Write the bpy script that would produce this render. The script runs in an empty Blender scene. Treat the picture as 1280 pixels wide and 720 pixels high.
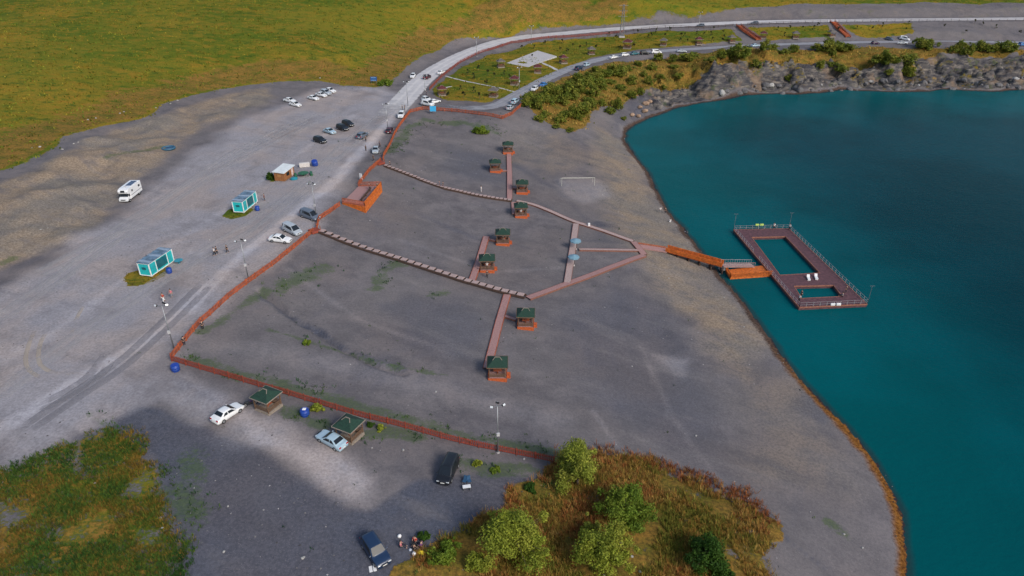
import bpy, bmesh, math, random
import numpy as np
from mathutils import Vector, Matrix
random.seed(7); RNG = np.random.default_rng(7)
S = bpy.context.scene; C = S.collection
R = math.radians
# ------------------------------------------------------------------ camera, sky, sun, exposure
FPX, HCAM, TILT = 870.0, 62.0, R(29.4)
cam = bpy.data.objects.new('camera', bpy.data.cameras.new('camera')); C.objects.link(cam); S.camera = cam
cam.location = (0, 0, HCAM); cam.rotation_euler = (R(90) - TILT, 0, 0)
cam.data.sensor_width = 36; cam.data.lens = FPX / 1280 * 36; cam.data.clip_start = .5; cam.data.clip_end = 12000
SUN_EL, SUN_AZ = R(36), R(138)          # azimuth clockwise from +Y: low-ish sun veiled by cloud, right and behind the camera
W = bpy.data.worlds.new('World'); S.world = W; W.use_nodes = True
wn = W.node_tree; bg = wn.nodes['Background']
sky = wn.nodes.new('ShaderNodeTexSky'); sky.sky_type = 'NISHITA'; sky.sun_disc = False
sky.sun_elevation = SUN_EL; sky.sun_rotation = SUN_AZ; sky.air_density = 1.3; sky.dust_density = 2.0; sky.ozone_density = 1.5
wn.links.new(sky.outputs[0], bg.inputs[0]); bg.inputs[1].default_value = .066
sun = bpy.data.objects.new('sun', bpy.data.lights.new('sun', 'SUN')); C.objects.link(sun)
sun.data.energy = 1.2; sun.data.angle = R(20); sun.data.color = (1, .93, .84)
sd = Vector((math.sin(SUN_AZ) * math.cos(SUN_EL), math.cos(SUN_AZ) * math.cos(SUN_EL), math.sin(SUN_EL)))
sun.rotation_euler = sd.to_track_quat('Z', 'Y').to_euler(); sun.location = (60, -60, 120)
V = S.view_settings; V.view_transform = 'Standard'; V.look = 'None'; V.gamma = 1; V.use_curve_mapping = False; V.exposure = 1.15
S.cycles.use_denoising = True
S.cycles.max_bounces = 4
# ------------------------------------------------------------------ pixel rays of the 1280x720 photograph
FW = np.array([0, math.cos(TILT), -math.sin(TILT)]); UP = np.array([0, math.sin(TILT), math.cos(TILT)])
def ray(px, py):
    px = np.asarray(px, float); py = np.asarray(py, float)
    d = FW + ((px - 640) / FPX)[..., None] * np.array([1., 0, 0]) - ((py - 360) / FPX)[..., None] * UP
    return d
def PZ(px, py, z):
    d = ray(px, py); t = (z - HCAM) / d[..., 2]
    return np.stack([d[..., 0] * t, d[..., 1] * t, np.zeros_like(t) + z], -1)
def P3(px, py, z): return Vector(PZ(px, py, z))
def smooth(a, b, x):
    t = np.clip((x - a) / (b - a), 0, 1); return t * t * (3 - 2 * t)
_lat = np.random.default_rng(3).random((8, 256, 256))
def vn(x, y, s, k=0):
    x = x / s + 1000.3; y = y / s + 1000.7; xi = np.floor(x).astype(int); yi = np.floor(y).astype(int)
    fx = x - xi; fy = y - yi; fx = fx * fx * (3 - 2 * fx); fy = fy * fy * (3 - 2 * fy); L = _lat[k]
    g = lambda i, j: L[(xi + i) % 256, (yi + j) % 256]
    return (g(0, 0) * (1 - fx) + g(1, 0) * fx) * (1 - fy) + (g(0, 1) * (1 - fx) + g(1, 1) * fx) * fy
def fbm(x, y, s, k=0, o=4): return sum(vn(x, y, s / 2 ** i, (k + i) % 8) * .5 ** (i + 1) for i in range(o)) / (1 - .5 ** o)
def sdf(x, y, poly):
    """signed distance, positive inside"""
    poly = np.asarray(poly)[:, :2]; d2 = np.full(x.shape, 1e18); ins = np.zeros(x.shape, bool)
    for i in range(len(poly)):
        ax, ay = poly[i]; bx, by = poly[(i + 1) % len(poly)]; ex, ey = bx - ax, by - ay
        t = np.clip(((x - ax) * ex + (y - ay) * ey) / (ex * ex + ey * ey + 1e-9), 0, 1)
        d2 = np.minimum(d2, (x - ax - t * ex) ** 2 + (y - ay - t * ey) ** 2)
        if ay != by:
            c = ((ay > y) != (by > y)) & (x < (bx - ax) * (y - ay) / (by - ay) + ax); ins ^= c
    return np.where(ins, 1, -1) * np.sqrt(d2)
def ldist(x, y, line):
    d2 = np.full(x.shape, 1e18)
    for a, b in zip(line[:-1], line[1:]):
        ex, ey = b[0] - a[0], b[1] - a[1]
        t = np.clip(((x - a[0]) * ex + (y - a[1]) * ey) / (ex * ex + ey * ey + 1e-9), 0, 1)
        d2 = np.minimum(d2, (x - a[0] - t * ex) ** 2 + (y - a[1] - t * ey) ** 2)
    return np.sqrt(d2)
# ------------------------------------------------------------------ terrain heights
ZW = -11.0
SHORE_PX = [(1280,112),(1240,114),(1180,112),(1120,115),(1060,113),(1000,117),(940,119),(890,125),(850,134),(815,147),(795,156),(783,166),
 (781,175),(795,194),(813,217),(825,242),(838,265),(860,290),(880,315),(903,345),(923,370),(943,395),(963,420),(985,450),(1012,482),
 (1042,513),(1072,548),(1097,583),(1115,617),(1128,650),(1135,690),(1137,720),(1134,780)]
shore = PZ([p[0] for p in SHORE_PX], [p[1] for p in SHORE_PX], ZW)[:, :2]
lake = np.vstack([[[420, shore[0, 1] + 30], [300, shore[0, 1] + 4], [240, shore[0, 1] + 2]], shore, [[46, 20], [60, -40], [120, -160], [520, -160], [560, 150]]])
CP = [(0,330,0),(100,450,0),(200,350,0),(300,250,0),(400,170,0),(150,240,.2),(480,140,0),(515,112,0),(250,200,.2),(330,150,.4),(400,125,.5),(60,500,0),
 (0,600,-.3),(0,720,-.6),(200,700,-1),(400,700,-2),(450,600,-1.5),(300,540,-.5),(560,640,-2.5),(215,452,0),(340,497,-.8),(440,527,-1.6),(560,552,-3),
 (640,567,-4),(695,578,-4.5),(640,650,-3.6),(560,720,-3),(800,620,-5.4),(900,650,-6),(960,680,-6.4),(800,720,-5),(640,720,-3.8),(940,720,-6),
 (400,290,0),(345,335,0),(300,370,0),(250,408,0),(425,257,0),(450,230,0),(478,203,0),(500,160,0),(514,140,0),(570,140,0),(628,150,-.3),(648,138,-.2),
 (430,300,-1.5),(500,322,-3.2),(580,347,-5),(658,374,-6),(600,460,-5),(640,255,-6),(500,270,-3),(640,190,-5),(560,232,-3.8),(520,220,-2.4),(510,175,-1.4),(560,160,-2),
 (710,330,-6.8),(800,312,-7.8),(720,230,-6.8),(700,470,-6.5),(800,470,-8),(850,590,-8),(1000,650,-9),(900,470,-9.4),(500,470,-2.6),(400,400,-1.8),(350,430,-1.2),
 (300,420,-.8),(480,400,-3.2),(560,420,-4.4),(620,530,-4.6),(740,545,-6),(450,490,-2.2),(1050,620,-9.8),(1000,560,-9.6),(760,200,-7.6),(700,185,-5.6),
 (690,122,-.6),(700,160,-4.2),(730,118,-2.4),(770,142,-7),(650,165,-3),(720,100,-.6),(800,90,-2),(800,112,-6),(870,78,-1.5),(860,105,-7),
 (560,130,0),(640,125,0),(700,95,0),(760,73,0),(850,63,0),(960,57,0),(1100,52,0),(1280,52,0),
 (570,80,.3),(600,66,.6),(640,52,1),(700,45,2),(780,38,3.2),(880,33,4.5),(960,30,5.2),(1100,26,6),(1280,24,6.5),
 (600,110,.1),(660,75,.5),(850,52,1.6),(1000,47,1.5),
 (1280,4,12),(1140,5,11.5),(1000,7,11),(900,16,9),(780,29,6),(700,36,4),(600,44,3.5),(550,58,2),(505,88,1),
 (0,0,20),(160,0,20),(320,0,19),(480,0,18),(640,0,17),(800,0,15),(0,100,9),(200,60,11),(400,60,9),(560,30,9),
 (0,212,3.2),(100,165,3.4),(200,128,3.4),(300,108,2.6),(400,103,2),(470,110,.8),(0,270,1.8),(60,240,2.2),(110,250,.8),(0,310,1.0),(180,160,1.6),(250,135,1.6),
 (900,88,-1.5),(960,80,-1.2),(1030,72,-1),(1100,68,-.8),(1180,66,-.8),(1280,66,-.8),(960,98,-7),(1060,90,-6.5),(1180,88,-6.5),(1270,88,-6.5)]
cp = PZ([p[0] for p in CP], [p[1] for p in CP], np.array([p[2] for p in CP], float))
far = np.array([(-500,700,60),(0,800,58),(500,700,40),(900,900,60),(-900,900,90),(-400,100,8),(-150,0,0),(-300,250,10),(0,-100,-6),(-200,-200,-2),(-700,0,20),
 (300,430,14),(450,420,15),(420,350,4),(300,460,20),(0,1500,90),(1500,1500,90),(-1500,1500,120),(-1500,-500,40),(1500,-500,20),(0,-1500,0),(700,100,5)], float)
pts = np.vstack([cp, np.c_[shore, np.full(len(shore), ZW)], far])
def mq(dx, dy): return np.sqrt(dx * dx + dy * dy + 36.)
A = mq(pts[:, 0][:, None] - pts[:, 0], pts[:, 1][:, None] - pts[:, 1]); n = len(pts)
A[np.arange(n), np.arange(n)] += .0
K = np.block([[A - np.eye(n) * .6, np.ones((n, 1))], [np.ones((1, n)), np.zeros((1, 1))]])
wts = np.linalg.solve(K, np.r_[pts[:, 2], 0])
def axis(segs):
    out = [segs[0][0]]
    for a, b, st in segs:
        m = max(1, int(round((b - a) / st))); out += list(np.linspace(a, b, m + 1)[1:])
    return np.array(out)
XS = axis([(-4000,-1200,400),(-1200,-600,60),(-600,-390,15),(-390,-150,2.0),(-150,-75,1.0),(-75,65,.55),(65,300,1.0),(300,420,4),(420,1000,40),(1000,4000,400)])
YS = axis([(-3000,-600,300),(-600,-60,40),(-60,30,6),(30,150,.55),(150,285,.9),(285,330,.6),(330,420,1.25),(420,620,4),(620,1500,50),(1500,4500,300)])
GX, GY = np.meshgrid(XS, YS)
GZ = np.zeros_like(GX)
for i in range(0, GX.shape[0], 20):
    a, b = GX[i:i+20], GY[i:i+20]; z = np.full(a.shape, wts[-1])
    for k in range(n): z += wts[k] * mq(a - pts[k, 0], b - pts[k, 1])
    GZ[i:i+20] = z
def shore_d(x, y):
    far_ = smooth(60, 80, x) * smooth(180, 215, y)
    return -sdf(x, y, lake) + (fbm(x, y, 5.5, 5, 4) - .5) * 1.9 + far_ * ((fbm(x, y, 15, 1, 4) - .5) * 7.)
SD = shore_d(GX, GY)                    # >0 on land
ROAD1 = [(478,152,0),(505,124,0),(530,98,.1),(560,78,.3),(595,60,.6),(640,48.8,1),(700,42,2),(780,35.3,3.2),(880,30,4.5),(960,27,5.2),(1100,25,6),(1280,23.5,6.5),(1400,23,6.5)]
ROAD2 = [(520,132,0),(560,133,0),(590,135,0),(622,131,-.1),(650,116,0),(690,95,0),(725,81,0),(760,72,0),(800,66,0),(860,61.5,0),(940,57,0),(1040,53.5,0),(1140,52,0),(1280,53,0),(1360,53,0)]
def flatten(line_, hw, fade):
    global GZ
    L3 = PZ([p[0] for p in line_], [p[1] for p in line_], np.array([p[2] for p in line_], float)); bd = np.full(GX.shape, 1e9); bz = np.zeros(GX.shape)
    for a, b in zip(L3[:-1], L3[1:]):
        e = b - a; t = np.clip(((GX - a[0]) * e[0] + (GY - a[1]) * e[1]) / (e[0] ** 2 + e[1] ** 2), 0, 1); d = np.hypot(GX - a[0] - t * e[0], GY - a[1] - t * e[1]); z = a[2] + t * e[2]
        k = d < bd; bd = np.where(k, d, bd); bz = np.where(k, z, bz)
    w_ = smooth(fade, hw, bd); GZ = GZ * (1 - w_) + bz * w_; return w_
ROADW = np.maximum(flatten(ROAD1, 6., 12.), flatten(ROAD2, 3.8, 8.))
bp = PZ(*zip(*[(0,225),(60,205),(100,180),(180,150),(260,128),(340,112),(340,130),(250,158),(190,200),(110,285),(0,345)]), 1.5)
BERM = smooth(-3, 6, sdf(GX, GY, bp))
GZ += BERM * ((1 - np.abs(2 * fbm(GX, GY, 16, 2, 4) - 1)) - .62) * 3.2
cliff = smooth(35, 75, GX - 0) * smooth(150, 215, GY) * smooth(0.5, 4, SD) * smooth(34, 14, SD) * (SD > 0)
rid = 1 - np.abs(2 * fbm(GX, GY, 11, 1, 4) - 1)
rid2 = 1 - np.abs(2 * fbm(GX, GY * 1.6, 4.2, 4, 3) - 1)
GZ = np.where(SD > 0, np.maximum(GZ, ZW + .035 * SD), GZ)
def blocks(x, y, s_, seed):
    x = x / s_ + 500; y = y / s_ + 500; xi = np.floor(x).astype(int); yi = np.floor(y).astype(int); b1 = np.full(x.shape, 9.); b2 = np.full(x.shape, 9.); hv = np.zeros(x.shape)
    for i in (-1, 0, 1):
        for j in (-1, 0, 1):
            cx, cy = xi + i, yi + j; a_, b_, c_ = (_lat[(seed + q) % 8, cx % 256, cy % 256] for q in range(3)); d = np.hypot(cx + a_ - x, cy + b_ - y)
            k = d < b1; b2 = np.where(k, b1, np.minimum(b2, d)); hv = np.where(k, c_, hv); b1 = np.where(k, d, b1)
    return hv, b2 - b1
h1, e1_ = blocks(GX + 2 * fbm(GX, GY, 5, 1, 2), GY * 1.3, 7.5, 1); h2, e2_ = blocks(GX, GY * 1.2, 3.2, 4)
GZ += cliff * ((h1 - .5) * 4.2 + (h2 - .5) * 1.8 - 1.6 * smooth(.22, .0, e1_) - .8 * smooth(.2, .0, e2_))
GZ += .45 * cliff * ((rid - .74) * 10 + (rid2 - .7) * 6.0 + (np.abs(2 * fbm(GX, GY, 2.4, 6, 2) - 1) - .3) * 2.2)
terr = np.floor(GZ / 2.6) * 2.6 + 2.6 * smooth(.25, .75, GZ / 2.6 - np.floor(GZ / 2.6))
GZ = GZ * (1 - .7 * cliff) + terr * .7 * cliff
GZ += (fbm(GX, GY, 9, 2, 4) - .5) * .35 * smooth(1, 6, SD) * (1 - ROADW)
dl = PZ(*zip(*[(325,372),(345,385),(370,403),(400,417),(430,437),(470,452),(505,462)]), -2.)
GZ -= .8 * smooth(.9, .1, ldist(GX, GY, dl) + (fbm(GX, GY, 2.5, 1) - .5) * 1.2)
GZ = np.where(SD > 0, ZW + (np.maximum(GZ - ZW, .05)) * smooth(-.6, 3.0, SD) + .0, np.maximum(ZW - .04 - .28 * (-SD), ZW - 14))
def Hf(x, y):
    x = np.asarray(x, float); y = np.asarray(y, float)
    i = np.clip(np.searchsorted(XS, x) - 1, 0, len(XS) - 2); j = np.clip(np.searchsorted(YS, y) - 1, 0, len(YS) - 2)
    u = np.clip((x - XS[i]) / (XS[i+1] - XS[i]), 0, 1); v = np.clip((y - YS[j]) / (YS[j+1] - YS[j]), 0, 1)
    return (GZ[j, i] * (1 - u) + GZ[j, i+1] * u) * (1 - v) + (GZ[j+1, i] * (1 - u) + GZ[j+1, i+1] * u) * v
def H(x, y): return float(Hf(x, y))
_ts = np.linspace(50, 1400, 5400)
def atn(px, py, dz=0.):
    """world points on the terrain (plus dz) seen at photograph pixels"""
    px = np.atleast_1d(np.asarray(px, float)); py = np.atleast_1d(np.asarray(py, float)); D = ray(px, py); out = []
    for d in D:
        x, y, z = d[0] * _ts, d[1] * _ts, HCAM + d[2] * _ts
        g = z - np.maximum(Hf(x, y), ZW) - dz; k = np.argmax(g < 0)
        if k == 0: k = len(_ts) - 1
        t = _ts[k-1] + (_ts[k] - _ts[k-1]) * g[k-1] / (g[k-1] - g[k] + 1e-9)
        out.append((d[0] * t, d[1] * t, HCAM + d[2] * t))
    return np.array(out)
def at(px, py, dz=0.):
    p = Vector(atn(px, py, dz)[0]); p.z -= dz; return p
def atl(pl, dz=0.): return [Vector(p) for p in atn([p[0] for p in pl], [p[1] for p in pl], dz)]
# ------------------------------------------------------------------ materials
class NT:
    def __init__(s, m): s.t = m.node_tree; s.t.nodes.clear()
    def n(s, ty, _o=0, **k):
        nd = s.t.nodes.new('ShaderNode' + ty)
        for a, v in k.items():
            if a.startswith('p_'): setattr(nd, a[2:], v)
            else:
                key = int(a[1:]) if a[0] == 'i' and a[1:].isdigit() else a.replace('_', ' ')
                i = nd.inputs[key]
                if isinstance(v, bpy.types.NodeSocket): s.t.links.new(v, i)
                else: i.default_value = v
        return nd.outputs[_o]
    def mix(s, f, a, b, bt='MIX'):
        nd = s.t.nodes.new('ShaderNodeMix'); nd.data_type = 'RGBA'; nd.blend_type = bt
        for i, v in ((0, f), (6, a), (7, b)):
            if isinstance(v, bpy.types.NodeSocket): s.t.links.new(v, nd.inputs[i])
            else: nd.inputs[i].default_value = v if i == 0 or len(v) == 4 else (*v, 1)
        return nd.outputs[2]
    def m(s, op, a, b=0., c=None):
        k = dict(p_operation=op, i0=a, i1=b)
        if c is not None: k['i2'] = c
        return s.n('Math', **k)
    def rng(s, v, a, b, c=0., d=1.): return s.n('MapRange', p_interpolation_type='SMOOTHSTEP', i0=v, i1=a, i2=b, i3=c, i4=d)
    def noise(s, vec, sc, det=4., rough=.6): return s.n('TexNoise', Vector=vec, Scale=sc, Detail=det, Roughness=rough)
    def out(s, bsdf): s.t.links.new(bsdf, s.t.nodes.new('ShaderNodeOutputMaterial').inputs[0])
def newmat(name):
    m = bpy.data.materials.new(name); m.use_nodes = True; return m, NT(m)
MC = {}
def M(name, rgb=None, rough=.7, var=.18, scale=6., metal=0., bump=.15, coat=0.):
    if name in MC: return MC[name]
    m, t = newmat(name); co = t.n('TexCoord', 3)
    nz = t.noise(co, scale, 5.); f = t.rng(nz, .3, .7)
    col = t.mix(f, [c * (1 - var) for c in rgb], [min(1, c * (1 + var)) for c in rgb])
    b = t.n('Bump', Strength=bump, Distance=.05, Height=nz)
    t.out(t.n('BsdfPrincipled', Base_Color=col, Roughness=rough, Metallic=metal, Normal=b, Coat_Weight=coat)); MC[name] = m; return m
def tintmat(name, rough=.8, trans=.25, attr='tint'):
    m, t = newmat(name); a = t.n('Attribute', 0, p_attribute_name=attr)
    d = t.n('BsdfPrincipled', Base_Color=a, Roughness=rough)
    d.node.inputs['Specular IOR Level'].default_value = .2
    tr = t.n('BsdfTranslucent', Color=a)
    t.out(t.n('MixShader', i0=trans, i1=d, i2=tr)); MC[name] = m; return m
# ------------------------------------------------------------------ mesh builder and object helpers
class MB:
    def __init__(s): s.v = []; s.f = []; s.mi = []; s.mats = []
    def mat(s, m):
        if m not in s.mats: s.mats.append(m)
        return s.mats.index(m)
    def add(s, vs, fs, m=None):
        o = len(s.v); s.v += [tuple(p) for p in vs]; s.f += [tuple(i + o for i in f) for f in fs]
        s.mi += [s.mat(m) if m else 0] * len(fs)
    def box(s, c, d, rz=0., m=None, M4=None):
        vs = []
        for sx, sy, sz in ((-1,-1,-1),(1,-1,-1),(1,1,-1),(-1,1,-1),(-1,-1,1),(1,-1,1),(1,1,1),(-1,1,1)):
            x, y = sx * d[0] / 2, sy * d[1] / 2
            p = Vector((c[0] + x * math.cos(rz) - y * math.sin(rz), c[1] + x * math.sin(rz) + y * math.cos(rz), c[2] + sz * d[2] / 2))
            vs.append(M4 @ p if M4 else p)
        s.add(vs, [(0,3,2,1),(4,5,6,7),(0,1,5,4),(1,2,6,5),(2,3,7,6),(3,0,4,7)], m)
    def beam(s, a, b, w, h, m=None):
        a, b = Vector(a), Vector(b); d = (b - a).normalized()
        r = d.cross(Vector((0, 0, 1))); r = r.normalized() if r.length > 1e-4 else Vector((1, 0, 0)); u = r.cross(d)
        vs = [p + r * (sx * w / 2) + u * (sz * h / 2) for p in (a, b) for sx, sz in ((-1,-1),(1,-1),(1,1),(-1,1))]
        s.add(vs, [(0,1,2,3),(7,6,5,4),(0,4,5,1),(1,5,6,2),(2,6,7,3),(3,7,4,0)], m)
    def tube(s, a, b, r0, r1=None, n=8, m=None):
        r1 = r0 if r1 is None else r1; a, b = Vector(a), Vector(b); d = (b - a).normalized()
        q = d.orthogonal().normalized(); w = d.cross(q); vs = []
        for p, r in ((a, r0), (b, r1)):
            vs += [p + (q * math.cos(2*math.pi*i/n) + w * math.sin(2*math.pi*i/n)) * r for i in range(n)]
        s.add(vs, [(i, (i+1) % n, n + (i+1) % n, n + i) for i in range(n)] + [tuple(range(n))[::-1], tuple(range(n, 2*n))], m)
    def prism(s, poly, z0, z1, m=None):
        n = len(poly); vs = [(p[0], p[1], z0) for p in poly] + [(p[0], p[1], z1) for p in poly]
        s.add(vs, [tuple(range(n))[::-1], tuple(range(n, 2*n))] + [(i, (i+1) % n, n + (i+1) % n, n + i) for i in range(n)], m)
    def lathe(s, prof, n=16, c=(0, 0, 0), m=None):
        vs = [(c[0] + r * math.cos(2*math.pi*i/n), c[1] + r * math.sin(2*math.pi*i/n), c[2] + z) for r, z in prof for i in range(n)]
        k = len(prof); fs = [(j*n+i, j*n+(i+1) % n, (j+1)*n+(i+1) % n, (j+1)*n+i) for j in range(k-1) for i in range(n)]
        s.add(vs, fs + [tuple(range(n))[::-1], tuple(range((k-1)*n, k*n))], m)
    def mesh(s, name, m=None, sm=False):
        me = bpy.data.meshes.new(name); me.from_pydata(s.v, [], s.f)
        for q in (s.mats or ([m] if m else [])): me.materials.append(q)
        if s.mats: me.polygons.foreach_set('material_index', s.mi)
        b = bmesh.new(); b.from_mesh(me); bmesh.ops.recalc_face_normals(b, faces=b.faces); b.to_mesh(me); b.free()
        if sm: me.polygons.foreach_set('use_smooth', [True] * len(me.polygons))
        return me
    def build(s, name, m=None, parent=None, sm=False, bev=0.):
        o = bpy.data.objects.new(name, s.mesh(name, m, sm)); C.objects.link(o); o.parent = parent
        if bev:
            q = o.modifiers.new('bevel', 'BEVEL'); q.width = bev; q.segments = 1; q.limit_method = 'ANGLE'
        return o
def tag(o, label, cat, group=None, kind=None):
    o['label'] = label; o['category'] = cat
    if group: o['group'] = group
    if kind: o['kind'] = kind
    return o
def struct(o): o['kind'] = 'structure'; return o
def empty(name, loc, rz=0.):
    o = bpy.data.objects.new(name, None); C.objects.link(o); o.location = loc; o.rotation_euler = (0, 0, rz); o.empty_display_size = .2; return o
def thing(name, label, cat, loc, rz=0., group=None): return tag(empty(name, loc, rz), label, cat, group)
KIDS = {}
def dup(root, loc, rz=0., label=None, group=None, scale=1., over=None):
    """copy a thing with its parts and sub-parts; over = {material name: replacement material}"""
    def cp(o, par):
        c = o.copy(); C.objects.link(c); c.parent = par
        if over and o.type == 'MESH':
            for sl, so in zip(c.material_slots, o.material_slots):
                if so.material and so.material.name in over: sl.link = 'OBJECT'; sl.material = over[so.material.name]
        for k in o.children: cp(k, c)
        return c
    r = cp(root, None); r.location = loc; r.rotation_euler = (0, 0, rz); r.scale = (scale,) * 3
    if 'bush' in root.name: r.scale = (scale * random.uniform(.75, 1.45), scale * random.uniform(.75, 1.2), scale * random.uniform(.6, 1.25))
    if label: r['label'] = label
    if group: r['group'] = group
    return r
def drop(root):
    for k in list(root.children): drop(k)
    bpy.data.objects.remove(root)
def numesh(name, verts, faces, mat, tint=None, smooth_=False):
    """verts Nx3, faces MxK arrays"""
    me = bpy.data.meshes.new(name); k = faces.shape[1]
    me.vertices.add(len(verts)); me.vertices.foreach_set('co', verts.astype(np.float32).ravel())
    me.loops.add(faces.size); me.loops.foreach_set('vertex_index', faces.astype(np.int32).ravel())
    me.polygons.add(len(faces)); me.polygons.foreach_set('loop_start', np.arange(0, faces.size, k, dtype=np.int32))
    me.polygons.foreach_set('loop_total', np.full(len(faces), k, np.int32))
    if smooth_: me.polygons.foreach_set('use_smooth', np.ones(len(faces), bool))
    me.update(); me.validate()
    if tint is not None:
        a = me.attributes.new('tint', 'FLOAT_COLOR', 'POINT'); a.data.foreach_set('color', np.c_[tint, np.ones(len(tint))].astype(np.float32).ravel())
    me.materials.append(mat); return me
# ------------------------------------------------------------------ land cover (what grows or lies where)
def WP(pl): return atn([p[0] for p in pl], [p[1] for p in pl])
def region(pl, w=1.5, wob=2.0, s=6., k=0):
    return smooth(-w, w, sdf(GX, GY, WP(pl)) + (fbm(GX, GY, s, k) - .5) * 2 * wob)
def line(pl, hw, w=.5, wob=.3, s=3., k=0):
    return smooth(hw + w, hw - w, ldist(GX, GY, WP(pl)) + (fbm(GX, GY, s, k) - .5) * 2 * wob)
mx = np.maximum
HILL = [(0,214),(22,206),(60,188),(78,172),(95,168),(130,156),(180,146),(200,130),(240,118),(300,107),(350,102),(400,101),(430,107),(470,110),(487,106),(510,86),(530,69),(560,55),
 (600,43),(650,37),(700,33),(780,26),(860,19),(900,14),(960,8),(1000,5),(1140,3.5),(1280,3)]
hw = WP(HILL)[:, :2]
hillp = np.vstack([hw, [[500, hw[-1, 1]], [1500, 700], [3900, 4400], [-3900, 4400], [-3900, 100], [-300, hw[0, 1] - 20]]])
g_hill = smooth(-1.6, 1.6, sdf(GX, GY, hillp) + (fbm(GX, GY, 12, 3) - .5) * 4)
PARK = [[(543,120),(540,112),(560,96),(580,83),(610,69),(660,55),(720,49),(780,44),(860,39),(914,36),(928,51),(860,57),(790,63),(740,72),(700,89),(660,109),(632,121),(605,128),(560,126)],
        [(936,35),(1036,32),(1042,46),(960,51)], [(1052,31),(1138,29),(1142,43),(1075,47)]]
g_park = mx.reduce([region(p, 1.2, 1.2) for p in PARK])
BANK = [(652,118),(700,99),(740,84),(770,77),(850,69),(960,63),(1100,59),(1280,63),(1280,68),(1150,71),(1100,78),(1060,83),(1000,78),(930,82),(880,90),(865,108),(800,118),(780,128),(745,140),(735,158),(715,168),(690,158),(668,142)]
g_bank = region(BANK, 1.6, 2.5)
WEEDS = [(-60,600),(0,590),(60,556),(110,544),(160,548),(190,572),(205,600),(214,640),(228,680),(240,740),(-60,760)]
g_weed = region(WEEDS, 1.2, 2.2, 5)
PROM = [(692,586),(720,572),(770,570),(820,583),(880,604),(930,628),(966,652),(970,690),(955,730),(900,790),(440,790),(500,712),(535,688),(575,672),(600,640),(650,606)]
g_prom = region(PROM, .9, 2.8, 5)
STRIPS = [([(235,447),(340,478),(440,506),(560,538),(690,566)], 1.8), ([(335,412),(400,432),(450,447),(500,460),(560,470)], .7), ([(530,150),(580,154),(620,166)], 2.2),
          ([(485,190),(510,160),(530,150)], 2.0), ([(350,360),(385,345),(400,335)], 2.5), ([(470,360),(480,340),(500,330)], 2.0), ([(540,370),(560,365)], 1.5), ([(250,415),(300,385),(330,365)], 1.4),
          ([(450,545),(480,540),(520,545)], 1.6), ([(580,580),(660,590),(690,600)], 1.8), ([(1035,650),(1060,670)], 1.2), ([(355,512),(400,530)],1.5), ([(135,195),(170,190),(200,184)],2.0),
          ([(0,330),(18,322)],1.0), ([(110,520),(140,535)],1.0), ([(230,580),(240,640)], 3.)]
g_strip = mx.reduce([line(p, w, w * .9, w * .8, 2.5, i % 8) for i, (p, w) in enumerate(STRIPS)])
g_kiosk = mx.reduce([region(p, .3, .35, 2) for p in ([(154,350),(160,341),(180,336),(205,332),(214,334),(205,346),(180,356),(160,358)], [(276,270),(284,262),(310,258),(318,262),(308,270),(288,274)],
   [(334,222),(345,218),(350,224),(340,228)])])
dark = mx.reduce([.6 * line([(955,640),(985,675),(1030,710)], .15, .3, .3, 2), .5 * line([(640,205),(700,240),(760,300)], .8, 1.2, 1., 3), .55 * region([(1005,470),(1040,520),(1030,530),(990,510)], .8, 1.2, 3), .5 * line([(880,400),(910,440),(950,480)], .6, .9, .8, 3), .45 * line([(520,265),(600,300),(660,310)], .6, .9, .8, 3), .5 * line([(545,190),(600,215),(625,235)], .7, 1., .8, 3), .9 * region([(90,548),(160,512),(200,512),(250,535),(310,556),(370,592),(432,636),(462,640),(520,600),(600,590),(680,600),(660,660),(520,700),(500,740),(240,740),(205,620),(190,570)], .6, 1.0, 5, 2),
   .5 * region([(770,350),(850,400),(900,500),(900,590),(820,560),(740,480),(700,400)], 5, 4), .45 * region([(470,380),(560,370),(600,400),(590,450),(520,440)], 3, 3, 6, 5),
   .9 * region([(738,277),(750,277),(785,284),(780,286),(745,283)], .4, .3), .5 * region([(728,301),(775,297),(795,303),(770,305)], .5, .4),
   .75 * region([(258,292),(300,265),(330,255),(335,268),(300,285),(270,298)], .6, .8), .5 * region([(560,180),(640,200),(630,230),(560,215)], 3, 3),
   1. * line([(325,372),(345,385),(370,403),(400,417),(430,437),(470,452),(505,462)], .42, .4, .5, 2), .7 * region([(770,110),(830,118),(800,150),(770,160),(760,140)],3,3),
   .5 * line([(60,330),(110,310),(135,300)], 1.2, 1, .8), .6 * region([(215,470),(300,500),(335,515),(320,520),(260,500),(225,485)],.6,.6)])
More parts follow.
